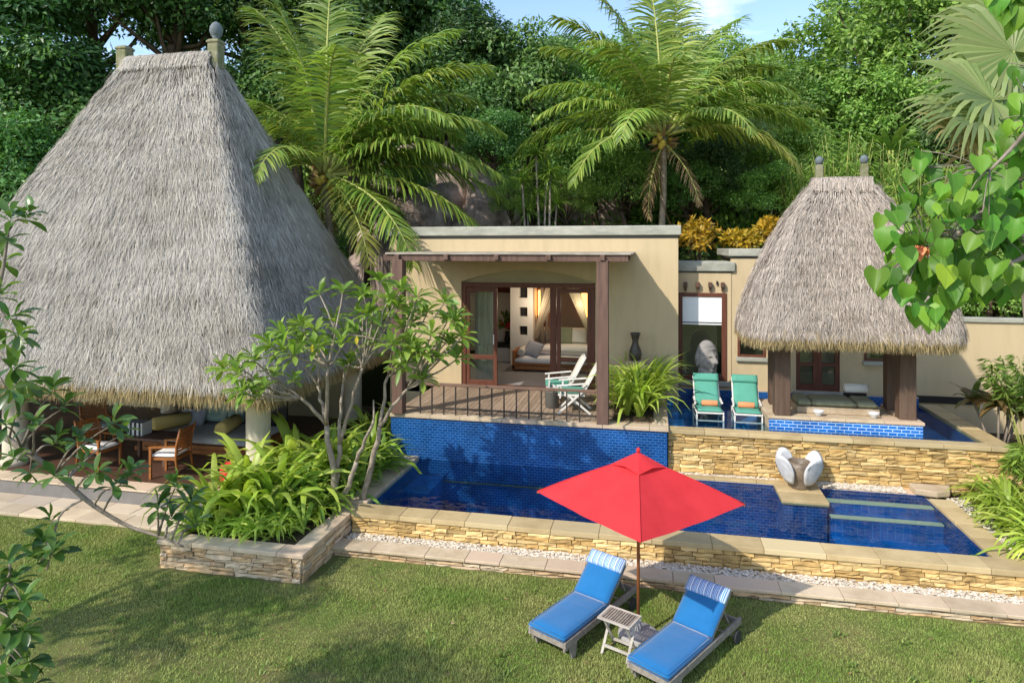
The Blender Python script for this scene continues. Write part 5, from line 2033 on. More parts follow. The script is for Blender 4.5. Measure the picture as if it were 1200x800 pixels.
specC = [(a, e, 3.4, 80) for a, e in zip(range(0, 360, 33), [50, 30, 60, 40, 20, 55, 35, 62, 25, 45, 30])] + [(80, 85, 3.0, 30)]
coconut_palm('smaller coconut palm standing behind the fronds of the taller one', bs, cr, specC, r3, nuts=False)

# ------------------------------------------------------------------ fan palm at the right
def fan_leaf(base, hub, nrm, axis, Rr, r, parent, m, nseg=52, spread=300, droop=.4):
    base, hub = np.array(base), np.array(hub)
    nrm, axis = unit(np.array(nrm, float)), unit(np.array(axis, float))
    axis = unit(axis - nrm * np.dot(axis, nrm))
    sd = np.cross(nrm, axis)
    mb = MB()
    m_ = (base + hub) / 2 + np.array([0, 0, .12])
    mb.tube([base, m_, hub], [.03, .022, .014], 6, 1)
    th = np.linspace(-R(spread / 2), R(spread / 2), nseg)
    K = 8
    t = np.linspace(0, 1, K)
    Lr = Rr * (1 - .30 * np.abs(th / R(spread / 2)) ** 2) * r.uniform(.93, 1.05, nseg)
    d = axis[None] * np.cos(th)[:, None] + sd[None] * np.sin(th)[:, None]
    P = hub + d[:, None] * (Lr[:, None] * t)[..., None]
    P = P + nrm * (.10 * Rr * np.sin(t * math.pi * .5))[None, :, None]
    dr = (droop * Rr * r.uniform(.5, 1.4, nseg))[:, None] * np.clip(t - .55, 0, 1)[None] ** 1.6 * 2.2
    P[..., 2] -= dr
    S = unit(np.cross(d, np.repeat(nrm[None], nseg, 0)))
    tilt = np.where(np.arange(nseg) % 2 == 0, .5, -.5)[:, None]
    S = unit(S + nrm[None] * tilt)
    arcw = R(spread) / nseg * Lr
    W = arcw[:, None] * np.interp(t, [0, .55, .75, 1], [.02, .62, .50, .03])[None]
    W = np.maximum(W, .004)
    strips(mb, P, S, W, 0, smooth=False)
    return mb.build('frond', [m, 'rib'], parent)


r4 = np.random.default_rng(41)
fp = thing('fan_palm', 'fan palm with broad grey green and yellowing leaves at the upper right', 'palm tree', tuple(cam2w(7.4, 9.3, 0)))
ctr = cam2w(7.2, 9.4, 6.2)
tb = MB()
tb.tube([cam2w(7.5, 9.3, -.2), cam2w(7.45, 9.3, 3), cam2w(7.2, 9.4, 6.2)], [.2, .17, .15], 14)
tb.build('trunk', 'palm_bark', fp)
for (px, py, D, ax, nr, Rr, mm) in [
    (1163, 118, 8.9, (-1, .1, .35), (.25, -.75, .6), 1.22, 'lf_fan'),
    (1150, 140, 8.6, (-1, -.1, -.2), (.1, -.6, .8), 1.08, 'lf_fan'),
    (1188, 60, 9.2, (-.55, .3, .9), (-.3, -.8, .3), 1.25, 'lf_fan'),
    (1125, 156, 8.7, (-.9, -.2, -.35), (.3, -.6, .7), .72, 'lf_fan_old'),
    (1190, 20, 9.6, (-.2, .1, 1), (-.4, -.8, .2), 1.3, 'lf_fan'),
    (1235, 90, 9.0, (.6, -.4, .6), (-.2, -.7, .7), 1.2, 'lf_fan'),
    (1240, 160, 9.2, (.9, -.3, .1), (0, -.5, .8), 1.2, 'lf_fan'),
    (1210, 40, 10.2, (.1, .9, .6), (0, -.5, .8), 1.2, 'lf_fan'),
    (1178, 170, 9.0, (-.6, -.5, -.9), (-.2, -.9, .3), .95, 'lf_fan_old'),
]:
    h = at(px, py, D)
    w3 = lambda v: np.array([v[0] * CY - v[1] * SY, v[0] * SY + v[1] * CY, v[2]])
    fan_leaf(ctr, h, w3(nr), w3(ax), Rr, r4, fp, mm)

# ------------------------------------------------------------------ forest on the hill
FG = 'broadleaf trees on the wooded hillside'
r5 = np.random.default_rng(51)
pd_ = tree_proto('broadleaf_tree', r5, 5.0, (2.7, 2.7, 2.5), 64, .85, 15000, .20, .10, 'lf_dark', label='x', cat='tree')
pm_ = tree_proto('broadleaf_tree', r5, 5.0, (2.8, 2.8, 2.4), 66, .78, 15000, .185, .09, 'lf_mid', label='x', cat='tree')
plt_ = tree_proto('broadleaf_tree', r5, 5.2, (2.6, 2.6, 2.3), 56, .62, 14000, .16, .062, 'lf_light', label='x', cat='tree')
pd2_ = tree_proto('broadleaf_tree', r5, 5.5, (2.4, 2.4, 3.0), 52, .80, 12000, .25, .10, 'lf_dark', label='x', cat='tree')
protos = {'d': (pd_, 5.0, 2.7), 'm': (pm_, 5.0, 2.8), 'l': (plt_, 5.2, 2.6), 'e': (pd2_, 5.5, 2.6)}
used = set()
KIND = {'d': 'dark green broadleaf tree', 'e': 'tall narrow dark broadleaf tree', 'm': 'mid green leafy tree', 'l': 'light green feathery tree'}


def forest(kind, px, py, D, rpx, label, group=FG):
    pr_, hc, rr = protos[kind]
    c = at(px, py, D)
    radius = rpx * D / FPX
    sc = radius / rr
    g = float(hill_h(c[0], c[1])) if c[1] > 19.4 else 0
    o = pr_ if kind not in used else dup(pr_)
    used.add(kind)
    o['label'] = label
    o['group'] = group
    # the crown keeps its size; the tree stands on the slope
    o.location = (c[0], c[1], c[2] - hc * sc)
    o.scale = (sc, sc, sc * random.uniform(.92, 1.08))
    o.rotation_euler = (0, 0, random.uniform(0, 6.28))
    return o, c, g


TR = [
    ('e', 20, 60, 21.5, 100, 'dark broadleaf tree at the far left behind the big thatched roof'),
    ('d', 75, 150, 22, 95, 'dark broadleaf tree low on the left flank of the big thatched roof'),
    ('d', 110, 5, 23, 95, 'dark broadleaf tree rising over the left finial of the big roof'),
    ('e', 205, -10, 23, 90, 'dark broadleaf tree behind the ridge of the big thatched roof'),
    ('d', 10, 215, 19.5, 90, 'low dark broadleaf tree at the left edge beside the big roof'),
    ('m', 300, 20, 25, 90, 'mid green tree just right of the big roof finial'),
    ('d', 350, 110, 25, 85, 'dark tree hidden behind the left coconut palm crown'),
    ('d', 420, 20, 27, 105, 'dark broadleaf tree above the left coconut palm'),
    ('e', 500, 40, 28, 95, 'tall dark tree in the middle of the wooded slope'),
    ('d', 540, 60, 27, 70, 'dark tree left of the open patch of sky'),
    ('d', 520, 120, 26, 75, 'dark leafy tree directly above the granite boulders'),
    ('d', 620, 132, 27, 80, 'dark round tree between the sky gap and the dracaena'),
    ('m', 690, 122, 29, 74, 'mid green tree behind the left fronds of the right coconut palm'),
    ('d', 660, 88, 31, 46, 'small dark treetop on the skyline at the left of the sky gap'),
    ('d', 745, 126, 30, 74, 'dark tree behind the trunk of the right coconut palm'),
    ('l', 850, 132, 31, 76, 'light green feathery tree right of the tall coconut palm'),
    ('m', 885, 170, 30, 75, 'mid green tree behind the smaller coconut palm'),
    ('l', 925, 108, 34, 66, 'light green tree on the skyline above the small thatched roof'),
    ('m', 965, 135, 31, 85, 'mid green tree left above the small thatched roof'),
    ('m', 1050, 60, 30, 110, 'large mid green tree above the small thatched roof'),
    ('m', 1035, 22, 33, 62, 'mid green treetop at the right end of the sky gap'),
    ('m', 1040, 130, 28, 75, 'mid green tree directly above the small roof finials'),
    ('d', 1120, 30, 31, 95, 'dark tree behind the tops of the fan palm leaves'),
    ('m', 1120, 150, 27, 80, 'mid green tree behind the lower fan palm leaves'),
    ('d', 1190, 180, 24, 90, 'dark tree at the far right behind the fan palm'),
    ('d', 445, 110, 29, 80, 'dark tree behind the right fronds of the left coconut palm'),
    ('d', 580, 165, 24, 45, 'small dark tree beside the granite boulders'),
    ('m', 930, 195, 25, 55, 'low mid green tree left of the small thatched roof ridge'),
    ('l', 800, 92, 36, 55, 'light green treetop behind the raised fronds of the right palm'),
    ('m', 700, 190, 25, 60, 'low mid green tree right of the dracaena'),
    ('m', 1165, 330, 19.2, 60, 'round green bush tree behind the garden wall'),
    ('d', 480, 210, 22.5, 32, 'small dark shrub tree in front of the granite boulders'),
    ('d', 830, 200, 24, 55, 'dark low tree between the two right coconut palms'),
    ('m', 735, 215, 23.5, 48, 'low leafy bush tree left of the right coconut palm trunk'),
    ('m', 810, 225, 23.5, 44, 'low leafy bush tree right of the right coconut palm trunk'),
    ('l', 665, 235, 22.5, 36, 'low light green bush just right of the dracaena stems'),
    ('l', 600, 238, 22.2, 30, 'low light green bush just left of the dracaena stems'),
    ('m', 905, 225, 22.5, 42, 'low leafy bush tree behind the golden crotons'),
    ('m', 430, 240, 21, 38, 'low leafy bush tree behind the left end of the villa roof'),
]
TR += [('dm'[k % 2], -40 + 92 * k, 165 + 12 * (k % 3), 39 + (k % 4), 88, 'tree filling the back of the slope below the canopy') for k in range(15)]
for a in TR:
    forest(*a, group='trees filling the back of the slope') if 'filling' in a[5] else forest(*a)
# off to the sides of the view so that the wood goes on
for k, (xx, yy) in enumerate([(-22, 22), (-26, 17), (-20, 12), (13, 22), (15, 16)]):
    o, c, g = forest('d', 0, 0, 20, 110, 'dark broadleaf tree standing outside the garden at the side', 'trees beside the garden')
    sc = o.scale[0]
    o.location = (xx, yy, .2)

# undergrowth mass
ug = MB()
ur = np.random.default_rng(61)
n = 2300
X = ur.uniform(-30, 28, n)
Y = 20.3 + 25 * ur.uniform(0, 1, n) ** 1.4
ok = ~((X > -8.6) & (X < 7.5) & (Y < 22.6 + .2 * np.sin(X)))
X, Y = X[ok], Y[ok]
n = len(X)
Zg = hill_h(X, Y)
for i in range(n):
    k = 75
    s = ur.uniform(.5, 1.5)
    dd = rand_dir(k, ur)
    dd[:, 2] = np.abs(dd[:, 2])
    p = np.array([X[i], Y[i], Zg[i] + .1]) + dd * s * ur.uniform(.5, 1, (k, 1)) * np.array([1, 1, 1.1])
    leaves(ug, p, dd + np.array([0, 0, -.2]), rand_dir(k, ur) * .6 + np.array([0, -.4, .8]), ur.uniform(.16, .34), ur.uniform(.07, .14))
struct(ug.build('undergrowth', 'lf_under'), 'stuff')

# boulders on the slope
def boulder(c, rad, label, r, seed):
    bm = bmesh.new()
    bmesh.ops.create_icosphere(bm, subdivisions=5, radius=1)
    from mathutils import noise
    for v in bm.verts:
        q = Vector((v.co.x * rad[0], v.co.y * rad[1], v.co.z * rad[2])) * .62 + Vector((seed, seed * 2, 0))
        d = 1 + .28 * noise.noise(q) + .10 * noise.noise(q * 2.7) + .05 * noise.noise(q * 6) + .025 * noise.noise(q * 14)
        v.co = Vector((v.co.x * rad[0] * d, v.co.y * rad[1] * d, v.co.z * rad[2] * d))
    me = bpy.data.meshes.new('granite_boulder')
    bm.to_mesh(me)
    bm.free()
    for p in me.polygons:
        p.use_smooth = True
    me.materials.append(MT['boulder'])
    o = bpy.data.objects.new('granite_boulder', me)
    col.objects.link(o)
    o.location = tuple(c)
    tag(o, label, 'boulder', 'brown granite boulders on the slope')


for px, ytop, D, rx, ry, lb_, sd_ in [
    (478, 190, 23.5, 2.0, 1.7, 'large brown granite boulder above the left part of the villa roof', 1.3),
    (572, 192, 24.3, 1.5, 1.4, 'brown granite boulder right of the large one above the villa roof', 4.1),
    (530, 172, 26.0, 1.7, 1.5, 'brown granite boulder lying higher up behind the other two', 7.7),
    (705, 118, 27.0, 1.2, 1.1, 'pinkish boulder showing behind the left fronds of the right coconut palm', 2.9)]:
    top = at(px, ytop, D)
    g_ = float(hill_h(top[0], top[1]))
    boulder((top[0], top[1], g_ + .3), (rx, ry, (top[2] - g_ - .3) / 1.05), lb_, r5, sd_)

# ------------------------------------------------------------------ dracaena behind the villa
def rosette_mb(mb, c, n, L, W, r, droop=1.0, mi=0, up=.8):
    az = r.uniform(0, 6.28, n)
    el = np.clip(r.normal(up, .45, n), -.5, 1.45)
    K = 6
    t = np.linspace(0, 1, K)
    hd = np.stack([np.cos(az), np.sin(az), 0 * az], 1)
    P = np.zeros((n, K, 3))
    P[:, 0] = c
    Ls = L * r.uniform(.7, 1.1, n)
    for k in range(1, K):
        e = el - droop * t[k] ** 1.5
        P[:, k] = P[:, k - 1] + (hd * np.cos(e)[:, None] + np.array([0, 0, 1]) * np.sin(e)[:, None]) * (Ls / (K - 1))[:, None]
    side = np.stack([-np.sin(az), np.cos(az), r.normal(0, .2, n)], 1)
    strips(mb, P, unit(side), W * np.interp(t, [0, .3, .7, 1], [.7, 1, .8, .05])[None], mi, cup=.1)


r6 = np.random.default_rng(71)
b0 = at(636, 268, 20.6)
dr_ = thing('dracaena', 'tall dracaena with spiky leaf rosettes behind the middle of the villa roof', 'plant', (b0[0], b0[1], 1.2))
tb, lb = MB(), MB()
for px, py, nn in [(628, 182, 60), (612, 214, 44), (645, 205, 50), (630, 232, 46), (652, 240, 40), (618, 250, 36), (640, 215, 40)]:
    tip = at(px, py, 20.6 + r6.uniform(-.3, .3))
    root = np.array([b0[0] + r6.normal(0, .12), b0[1] + r6.normal(0, .12), 1.2])
    tb.tube([root, root * .6 + tip * .4 + r6.normal(0, .06, 3), tip], [.05, .04, .028], 7)
    rosette_mb(lb, tip, nn * 2, .62, .05, r6, 1.1)
tb.build('stem', 'bark', dr_)
lb.build('leaves', 'lf_strap_dk', dr_)

# crotons, golden, above the wing
CG = 'golden croton shrubs behind the wing parapet'
def shrub(name, label, cat, c, rad, ncl, clr, nl, Ll, Lw, lm, r, group=None, ground=None):
    t = thing(name, label, cat, (c[0], c[1], ground if ground is not None else c[2] - rad[2]), group=group)
    mb = MB()
    CC = crown_mb(mb, c, rad, ncl, clr, nl, Ll, Lw, r, droop=.1)
    tb = MB()
    g = np.array([c[0], c[1], ground if ground is not None else c[2] - rad[2]])
    for q in CC[:7]:
        tb.tube([g, (g + q) / 2 + np.array([0, 0, .1]), q], [.035, .025, .012], 6)
    tb.build('stem', 'bark_dk', t)
    mb.build('foliage', lm, t)
    return t


r7 = np.random.default_rng(81)
for px, py, D, rx, rz, lb_ in [(816, 279, 20.2, .60, .60, 'largest golden croton shrub between the palm trunk and the wing parapet'),                                (868, 287, 20.6, .42, .32, 'low golden croton above the corner of the taller block'), (899, 274, 20.8, .38, .42, 'golden croton at the left edge of the small thatched roof')]:
    c = at(px, py, D)
    shrub('croton_shrub', lb_, 'shrub', c, (rx, rx * .8, rz), 26, .22, 900, .22, .075, 'lf_croton', r7, CG, ground=c[2] - rz - 1.2)
# bamboo-like fine shrubs behind the small roof
BG_ = 'fine leaved bamboo clumps behind the small thatched roof'
for px, py, D, lb_ in [(985, 185, 20.6, 'fine leaved bamboo clump left behind the small roof finials'), (1035, 190, 21.0, 'fine leaved bamboo clump between and right of the small roof finials'),
                       (1075, 205, 20.4, 'fine leaved bamboo clump right of the small roof beside the fan palm'), (950, 215, 21.4, 'fine leaved bamboo clump at the left shoulder of the small roof')]:
    c = at(px, py, D)
    t = thing('bamboo_clump', lb_, 'bamboo', (c[0], c[1], 1.4), group=BG_)
    tb, lb2 = MB(), MB()
    for k in range(22):
        a = r7.uniform(0, 6.28)
        top = c + np.array([.9 * math.cos(a), .7 * math.sin(a), r7.uniform(-.3, .8)])
        g = np.array([c[0] + .25 * math.cos(a), c[1] + .25 * math.sin(a), 1.4])
        m_ = g * .35 + top * .65 + np.array([-.2 * math.cos(a), -.2 * math.sin(a), .7])
        u = np.linspace(0, 1, 9)[:, None]
        cv = (1 - u) ** 2 * g + 2 * u * (1 - u) * m_ + u ** 2 * top
        tb.tube(cv, np.linspace(.02, .006, 9), 5)
        n = 110
        uu = r7.uniform(.35, 1.0, n)[:, None]
        p = (1 - uu) ** 2 * g + 2 * uu * (1 - uu) * m_ + uu ** 2 * top
        dd = rand_dir(n, r7)
        leaves(lb2, p + dd * .12, dd * np.array([1, 1, .5]) + np.array([0, 0, -.7]), rand_dir(n, r7), .24, .035)
    tb.build('culm', 'rib', t)
    lb2.build('leaves', 'lf_bamboo', t)
# broad banana-like leaves above it
r8 = np.random.default_rng(83)
for px, py, lb_ in [(1008, 160, 'broad leaved heliconia clump above the small roof'), (1045, 152, 'broad leaved heliconia clump nearer the fan palm')]:
    c = at(px, py, 21.8)
    o = strap_mesh('foliage', 22, 1.5, .26, 1.4, 'lf_strap_dk', r8, upright=1.0, K=8, cup=.18)
    t = thing('heliconia', lb_, 'plant', (c[0], c[1], c[2] - 1.0), group='broad leaved heliconias on the slope')
    o.parent = t
    tb = MB()
    for k in range(6):
        tb.tube([(c[0], c[1], c[2] - 3.2), (c[0] + r8.normal(0, .15), c[1] + r8.normal(0, .15), c[2] - .7)], [.05, .03], 6)
    tb.build('stem', 'rib', t)

# ------------------------------------------------------------------ strap-leaved plants (individual clumps, shared meshes)
r9 = np.random.default_rng(91)


def clump_proto(n, L, W, droop, m, up):
    o = strap_mesh('foliage', n, L, W, droop, m, r9, upright=up)
    col.objects.unlink(o)
    return o.data


big = [clump_proto(32, .90, .085, 1.85, 'lf_strap', 1.12) for _ in range(3)]
low = [clump_proto(46, .55, .045, 1.9, 'lf_strap', .8) for _ in range(3)]
drk = [clump_proto(30, .6, .06, 1.8, 'lf_strap_dk', .85) for _ in range(2)]
spd = [clump_proto(70, .62, .035, 2.2, 'lf_strap', .9) for _ in range(3)]
tall = [clump_proto(50, .95, .055, 1.55, 'lf_strap', 1.25) for _ in range(3)]


def clumps(name, label, cat, group, meshes, spots, sc=(.85, 1.2)):
    for x, y, z in spots:
        o = bpy.data.objects.new(name, meshes[r9.integers(len(meshes))])
        col.objects.link(o)
        o.location = (x, y, z)
        o.rotation_euler = (0, 0, r9.uniform(0, 6.28))
        s = r9.uniform(*sc)
        o.scale = (s, s, s * r9.uniform(.9, 1.1))
        tag(o, label, cat, group)


sp = []
for x, y in [(-7.25, 9.95), (-7.0, 10.5), (-6.75, 10.05), (-6.5, 10.7), (-6.9, 11.0), (-6.3, 10.2), (-6.2, 11.0), (-6.6, 11.5), (-5.95, 11.5), (-6.1, 12.0), (-5.7, 12.3), (-6.4, 12.3), (-5.75, 12.9), (-6.9, 11.9)]:
    sp.append((x, y, .41))
clumps('spider_lily', 'bright broad strap leaved lily clump in the stone planter', 'lily', 'broad strap leaved lilies in the stone planter', big, sp, (1.5, 1.95))
sp = []
for x, y in [(-7.25, 9.5), (-6.9, 9.55), (-6.55, 9.5), (-6.2, 9.55), (-5.85, 9.6), (-5.75, 9.95), (-5.65, 10.35), (-5.62, 10.8), (-7.2, 9.8), (-6.0, 9.9), (-6.45, 9.75), (-5.6, 11.6), (-5.55, 12.0)]:
    sp.append((x, y, .41))
clumps('border_lily', 'low narrow leaved lily clump along the rim of the stone planter', 'lily', 'low narrow leaved lilies along the planter rim', low, sp, (.9, 1.25))
sp = [(-5.75, 10.6, .41), (-5.7, 11.2, .41), (-5.5, 12.5, .41), (-6.05, 10.6, .41), (-5.45, 11.3, .41), (-5.5, 13.0, .41)]
clumps('dark_lily', 'darker green leafy clump at the pool side of the planter', 'lily', 'darker clumps at the pool side of the planter', drk, sp, (1.3, 1.7))
sp = []
for x, y in [(-.62, 15.55), (-.35, 15.3), (-.1, 15.6), (-.6, 15.0), (-.3, 14.9), (-.05, 15.1), (-.55, 14.5), (-.3, 14.4), (-.62, 15.9), (-.1, 15.9)]:
    sp.append((x, y, 1.40))
clumps('deck_lily', 'bright strap leaved plant growing beside the right pergola post', 'plant', 'strap leaved plants beside the right pergola post', tall, sp, (1.3, 1.7))
soil = MB().box(-.84, .0, 14.1, 16.1, 1.386, 1.42).build('planting_soil', 'soil')
struct(soil)
sp = []
for x, y in [(5.75, 11.25), (5.85, 11.8), (6.1, 12.3), (5.8, 12.6), (6.3, 11.6), (6.5, 12.1), (6.0, 13.0), (6.5, 12.8), (6.9, 12.3), (6.8, 13.2), (5.9, 13.4), (6.2, 11.0), (6.6, 11.2), (7.1, 11.8)]:
    sp.append((x, y, .40))
clumps('spider_plant', 'pale green arching spider plant right of the lower pool', 'plant', 'spider plants right of the lower pool', spd, sp, (1.5, 2.0))
sp = [(x, y, .5) for x, y in [(-6.2, 14.0), (-6.6, 14.6), (-5.9, 14.8), (-6.3, 15.5), (-5.9, 16.0), (-6.8, 15.6), (-6.0, 14.3)]]
clumps('shade_lily', 'strap leaved plant in the strip between the dining pavilion and the deck', 'plant', 'plants between the dining pavilion and the deck', big + drk, sp, (1.1, 1.6))

# right border shrubs in front of the garden wall
c = at(1170, 480, 13.3)
t = thing('ti_plant', 'broad reddish green leaved shrub against the garden wall at the right', 'shrub', (c[0], c[1], .7))
mb, tb = MB(), MB()
for k in range(7):
    tip = c + r9.normal(0, .28, 3) * np.array([1, 1, .7])
    tb.tube([(c[0], c[1], .6), (np.array([c[0], c[1], .6]) + tip) / 2, tip], [.03, .025, .015], 6)
    rosette_mb(mb, tip, 18, .6, .13, r9, 1.0, up=.6)
tb.build('stem', 'bark', t)
mb.build('foliage', 'lf_ti', t)
for px, py, D, lb_ in [(1195, 440, 12.8, 'drooping bamboo at the right edge beside the garden wall'), (1192, 535, 11.8, 'drooping bamboo lower at the right edge above the spider plants')]:
    c = at(px, py, D)
    t = thing('bamboo_clump', lb_, 'bamboo', (c[0], c[1], .5), group='bamboo at the right border')
    tb, lb2 = MB(), MB()
    for k in range(14):
        a = r7.uniform(0, 6.28)
        top = c + np.array([.5 * math.cos(a), .5 * math.sin(a), r7.uniform(-.2, .4)])
        g = np.array([c[0] + .2, c[1], .5])
        u = np.linspace(0, 1, 7)[:, None]
        m_ = g * .3 + top * .7 + np.array([0, 0, .5])
        tb.tube((1 - u) ** 2 * g + 2 * u * (1 - u) * m_ + u ** 2 * top, np.linspace(.015, .004, 7), 5)
        n = 60
        uu = r7.uniform(.5, 1.0, n)[:, None]
        p = (1 - uu) ** 2 * g + 2 * uu * (1 - uu) * m_ + uu ** 2 * top
        dd = rand_dir(n, r7)
        leaves(lb2, p + dd * .07, dd * np.array([1, 1, .5]) + np.array([0, 0, -.5]), rand_dir(n, r7), .22, .04)
    tb.build('culm', 'rib', t)
    lb2.build('leaves', 'lf_bamboo', t)

# ------------------------------------------------------------------ plumeria in the planter
r10 = np.random.default_rng(101)
pb = np.array([-5.55, 11.05, .41])
pt_ = thing('plumeria_tree', 'bare stemmed plumeria tree with leaf whorls leaning over the stone planter', 'tree', tuple(pb))
tb, lb3 = MB(), MB()


def whorl(mb, tip, d, n, L, W, r, mi=0):
    d = unit(d)
    a0 = r.uniform(0, 6.28)
    e1 = unit(np.cross(d, (0.3, .2, 1)))
    e2 = np.cross(d, e1)
    az = a0 + np.arange(n) * 2.4
    rise = np.linspace(.1, 1.1, n)
    A = (e1[None] * np.cos(az)[:, None] + e2[None] * np.sin(az)[:, None]) * np.cos(rise)[:, None] + d[None] * np.sin(rise)[:, None]
    A = unit(A + r.normal(0, .12, (n, 3)))
    Ls = L * r.uniform(.7, 1.1, n)
    K = 6
    t = np.linspace(0, 1, K)
    P = np.zeros((n, K, 3))
    P[:, 0] = tip + d * np.linspace(0, .05, n)[:, None]
    for k in range(1, K):
        dd = unit(A + np.array([0, 0, -1]) * (.65 * t[k] ** 1.3))
        P[:, k] = P[:, k - 1] + dd * (Ls / (K - 1))[:, None]
    S = unit(np.cross(A, np.array([0, 0, 1.0]) + r.normal(0, .25, (n, 3))))
    Wd = W * r.uniform(.8, 1.15, n)[:, None] * np.interp(t, [0, .12, .35, .65, .88, 1], [.1, .25, .75, 1, .6, .05])[None]
    strips(mb, P, S, Wd, mi, cup=.16)


def limb(a, b, ra, rb, bow=(0, 0, .1), n=7, mb=None):
    a, b = np.array(a), np.array(b)
    u = np.linspace(0, 1, n)[:, None]
    m_ = (a + b) / 2 + np.array(bow)
    cv = (1 - u) ** 2 * a + 2 * u * (1 - u) * m_ + u ** 2 * b
    cv[1:-1] += r10.normal(0, .012, (n - 2, 3))
    (mb or tb).tube(cv, np.linspace(ra, rb, n), 8)
    return cv


def up_z(px, py, D):
    return at(px, py, D)


st = [((395, 590, 11.85), (383, 498, 11.6), .065, .045), ((392, 590, 11.9), (398, 520, 11.8), .05, .04), ((425, 588, 11.95), (445, 500, 11.7), .06, .042), ((398, 588, 11.8), (418, 540, 11.6), .05, .04)]
stems = []
for a, b, ra, rb in st:
    p, q = at(*a), at(*b)
    p[2] = .38
    limb(p, q, ra, rb, (0, 0, .0))
    stems.append(q)
forks = [  # stem, fork pixel, depth
    (0, 352, 466, 11.3), (0, 372, 452, 11.7), (1, 402, 450, 12.2), (2, 455, 440, 11.8), (2, 478, 455, 11.4), (3, 438, 492, 11.2), (1, 425, 430, 11.4), (0, 385, 430, 11.0)]
fk = []
for s_, px, py, D in forks:
    q = at(px, py, D)
    limb(stems[s_], q, .036, .024, (0, 0, .05))
    fk.append((px, py, D, q))
tips = [(300, 418, 11.0), (278, 432, 11.1), (262, 428, 11.3), (318, 400, 10.8), (330, 385, 11.2), (300, 462, 11.2), (285, 455, 10.7), (345, 412, 10.6), (352, 395, 11.8), (370, 385, 11.2), (322, 436, 11.4),
        (392, 372, 11.5), (400, 398, 10.9), (418, 385, 11.9), (430, 365, 11.2), (445, 372, 12.1), (455, 345, 11.4), (470, 335, 11.9), (488, 345, 11.3), (500, 362, 11.8), (520, 350, 11.3), (530, 372, 11.6),
        (505, 388, 11.1), (525, 400, 11.7), (540, 390, 11.2), (535, 415, 11.4), (510, 415, 11.9), (490, 405, 11.0), (470, 380, 11.6), (478, 420, 12.2), (460, 400, 10.9), (440, 398, 11.5), (455, 355, 12.4),
        (480, 365, 12.3), (410, 420, 11.8), (378, 402, 12.2), (425, 345, 11.8), (445, 325, 11.6), (495, 440, 11.3)]
tips = tips + [(px + r10.normal(0, 14), py + r10.normal(0, 12), D + r10.normal(0, .35)) for px, py, D in tips[::3]]
for px, py, D in tips:
    j = min(range(len(fk)), key=lambda k: (fk[k][0] - px) ** 2 + (fk[k][1] - py) ** 2 + 400 * (fk[k][2] - D) ** 2)
    q = at(px, py + 6, D)
    cv = limb(fk[j][3], q, .019, .011, (0, 0, -.05))
    whorl(lb3, cv[-1], cv[-1] - cv[-3] + np.array([0, 0, .25]), r10.integers(11, 16), .36, .105, r10)
    if r10.random() < .55:
        e = cv[4] + r10.normal(0, .16, 3) + np.array([0, 0, .12])
        c2_ = limb(cv[3], e, .016, .011, (0, 0, 0), 5)
        whorl(lb3, c2_[-1], c2_[-1] - c2_[-3] + np.array([0, 0, .2]), r10.integers(7, 11), .28, .085, r10)
# bare twigs in the lower part
for k in range(9):
    j = r10.integers(len(fk))
    e = fk[j][3] + r10.normal(0, .15, 3) + np.array([0, 0, .45])
    limb(fk[j][3], e, .02, .012, (0, 0, .0), 5)
tb.build('trunk', 'bark_pale', pt_)
lb3.build('foliage', 'lf_plum', pt_)
for px, py in [(366, 403), (418, 393)]:
    yl = MB()
    leaves(yl, [at(px, py, 10.7)], [(0, 0, -1)], [(0.2, -1, 0)], .16, .07)
    yl.build('yellow_leaf', 'lf_yellow', pt_)
# ------------------------------------------------------------------ branches close to the viewer
r11 = np.random.default_rng(111)
lt_ = thing('leafy_tree', 'dark glossy leaved tree whose branches reach in from the left edge', 'tree', tuple(cam2w(-4.6, 3.4, 0)))
tbk, lbk, tlw = MB(), MB(), MB()
trunk = [cam2w(-4.6, 3.4, -.2), cam2w(-4.55, 3.5, 1.5), cam2w(-4.5, 3.6, 3.0), cam2w(-4.8, 3.6, 4.2), cam2w(-5.4, 3.4, 5.2)]
tbk.tube(trunk, [.17, .14, .12, .10, .06], 12)


def curve(mb, pts, ra, rb, n=14):
    pts = np.array(pts)
    t = np.linspace(0, 1, len(pts))
    u = np.linspace(0, 1, n)
    # Catmull-like smoothing
    cv = np.stack([np.interp(u, t, pts[:, i]) for i in range(3)], 1)
    for _ in range(2):
        cv[1:-1] = (cv[:-2] + 2 * cv[1:-1] + cv[2:]) / 4
    mb.tube(cv, np.linspace(ra, rb, n), 7)
    return cv


main = curve(tbk, [trunk[2], at(-60, 470, 4.0), at(0, 508, 4.0), at(60, 548, 4.0), at(105, 590, 4.05), at(150, 617, 4.1), at(185, 627, 4.1), at(215, 640, 4.1)], .024, .006, 30)


def nearest(cv, p):
    return cv[np.argmin(((cv - p) ** 2).sum(1))]


def sprig(mbT, mbL, frm, tip, n, L, W, r, ra=.008):
    frm, tip = np.array(frm), np.array(tip)
    u = np.linspace(0, 1, 6)[:, None]
    cv = frm * (1 - u) + tip * u + np.sin(u * math.pi) * np.array([0, 0, .03])
    mbT.tube(cv, np.linspace(ra, ra * .45, 6), 6)
    whorl(mbL, cv[-1], cv[-1] - cv[-3] + np.array([0, 0, .08]), n, L, W, r)


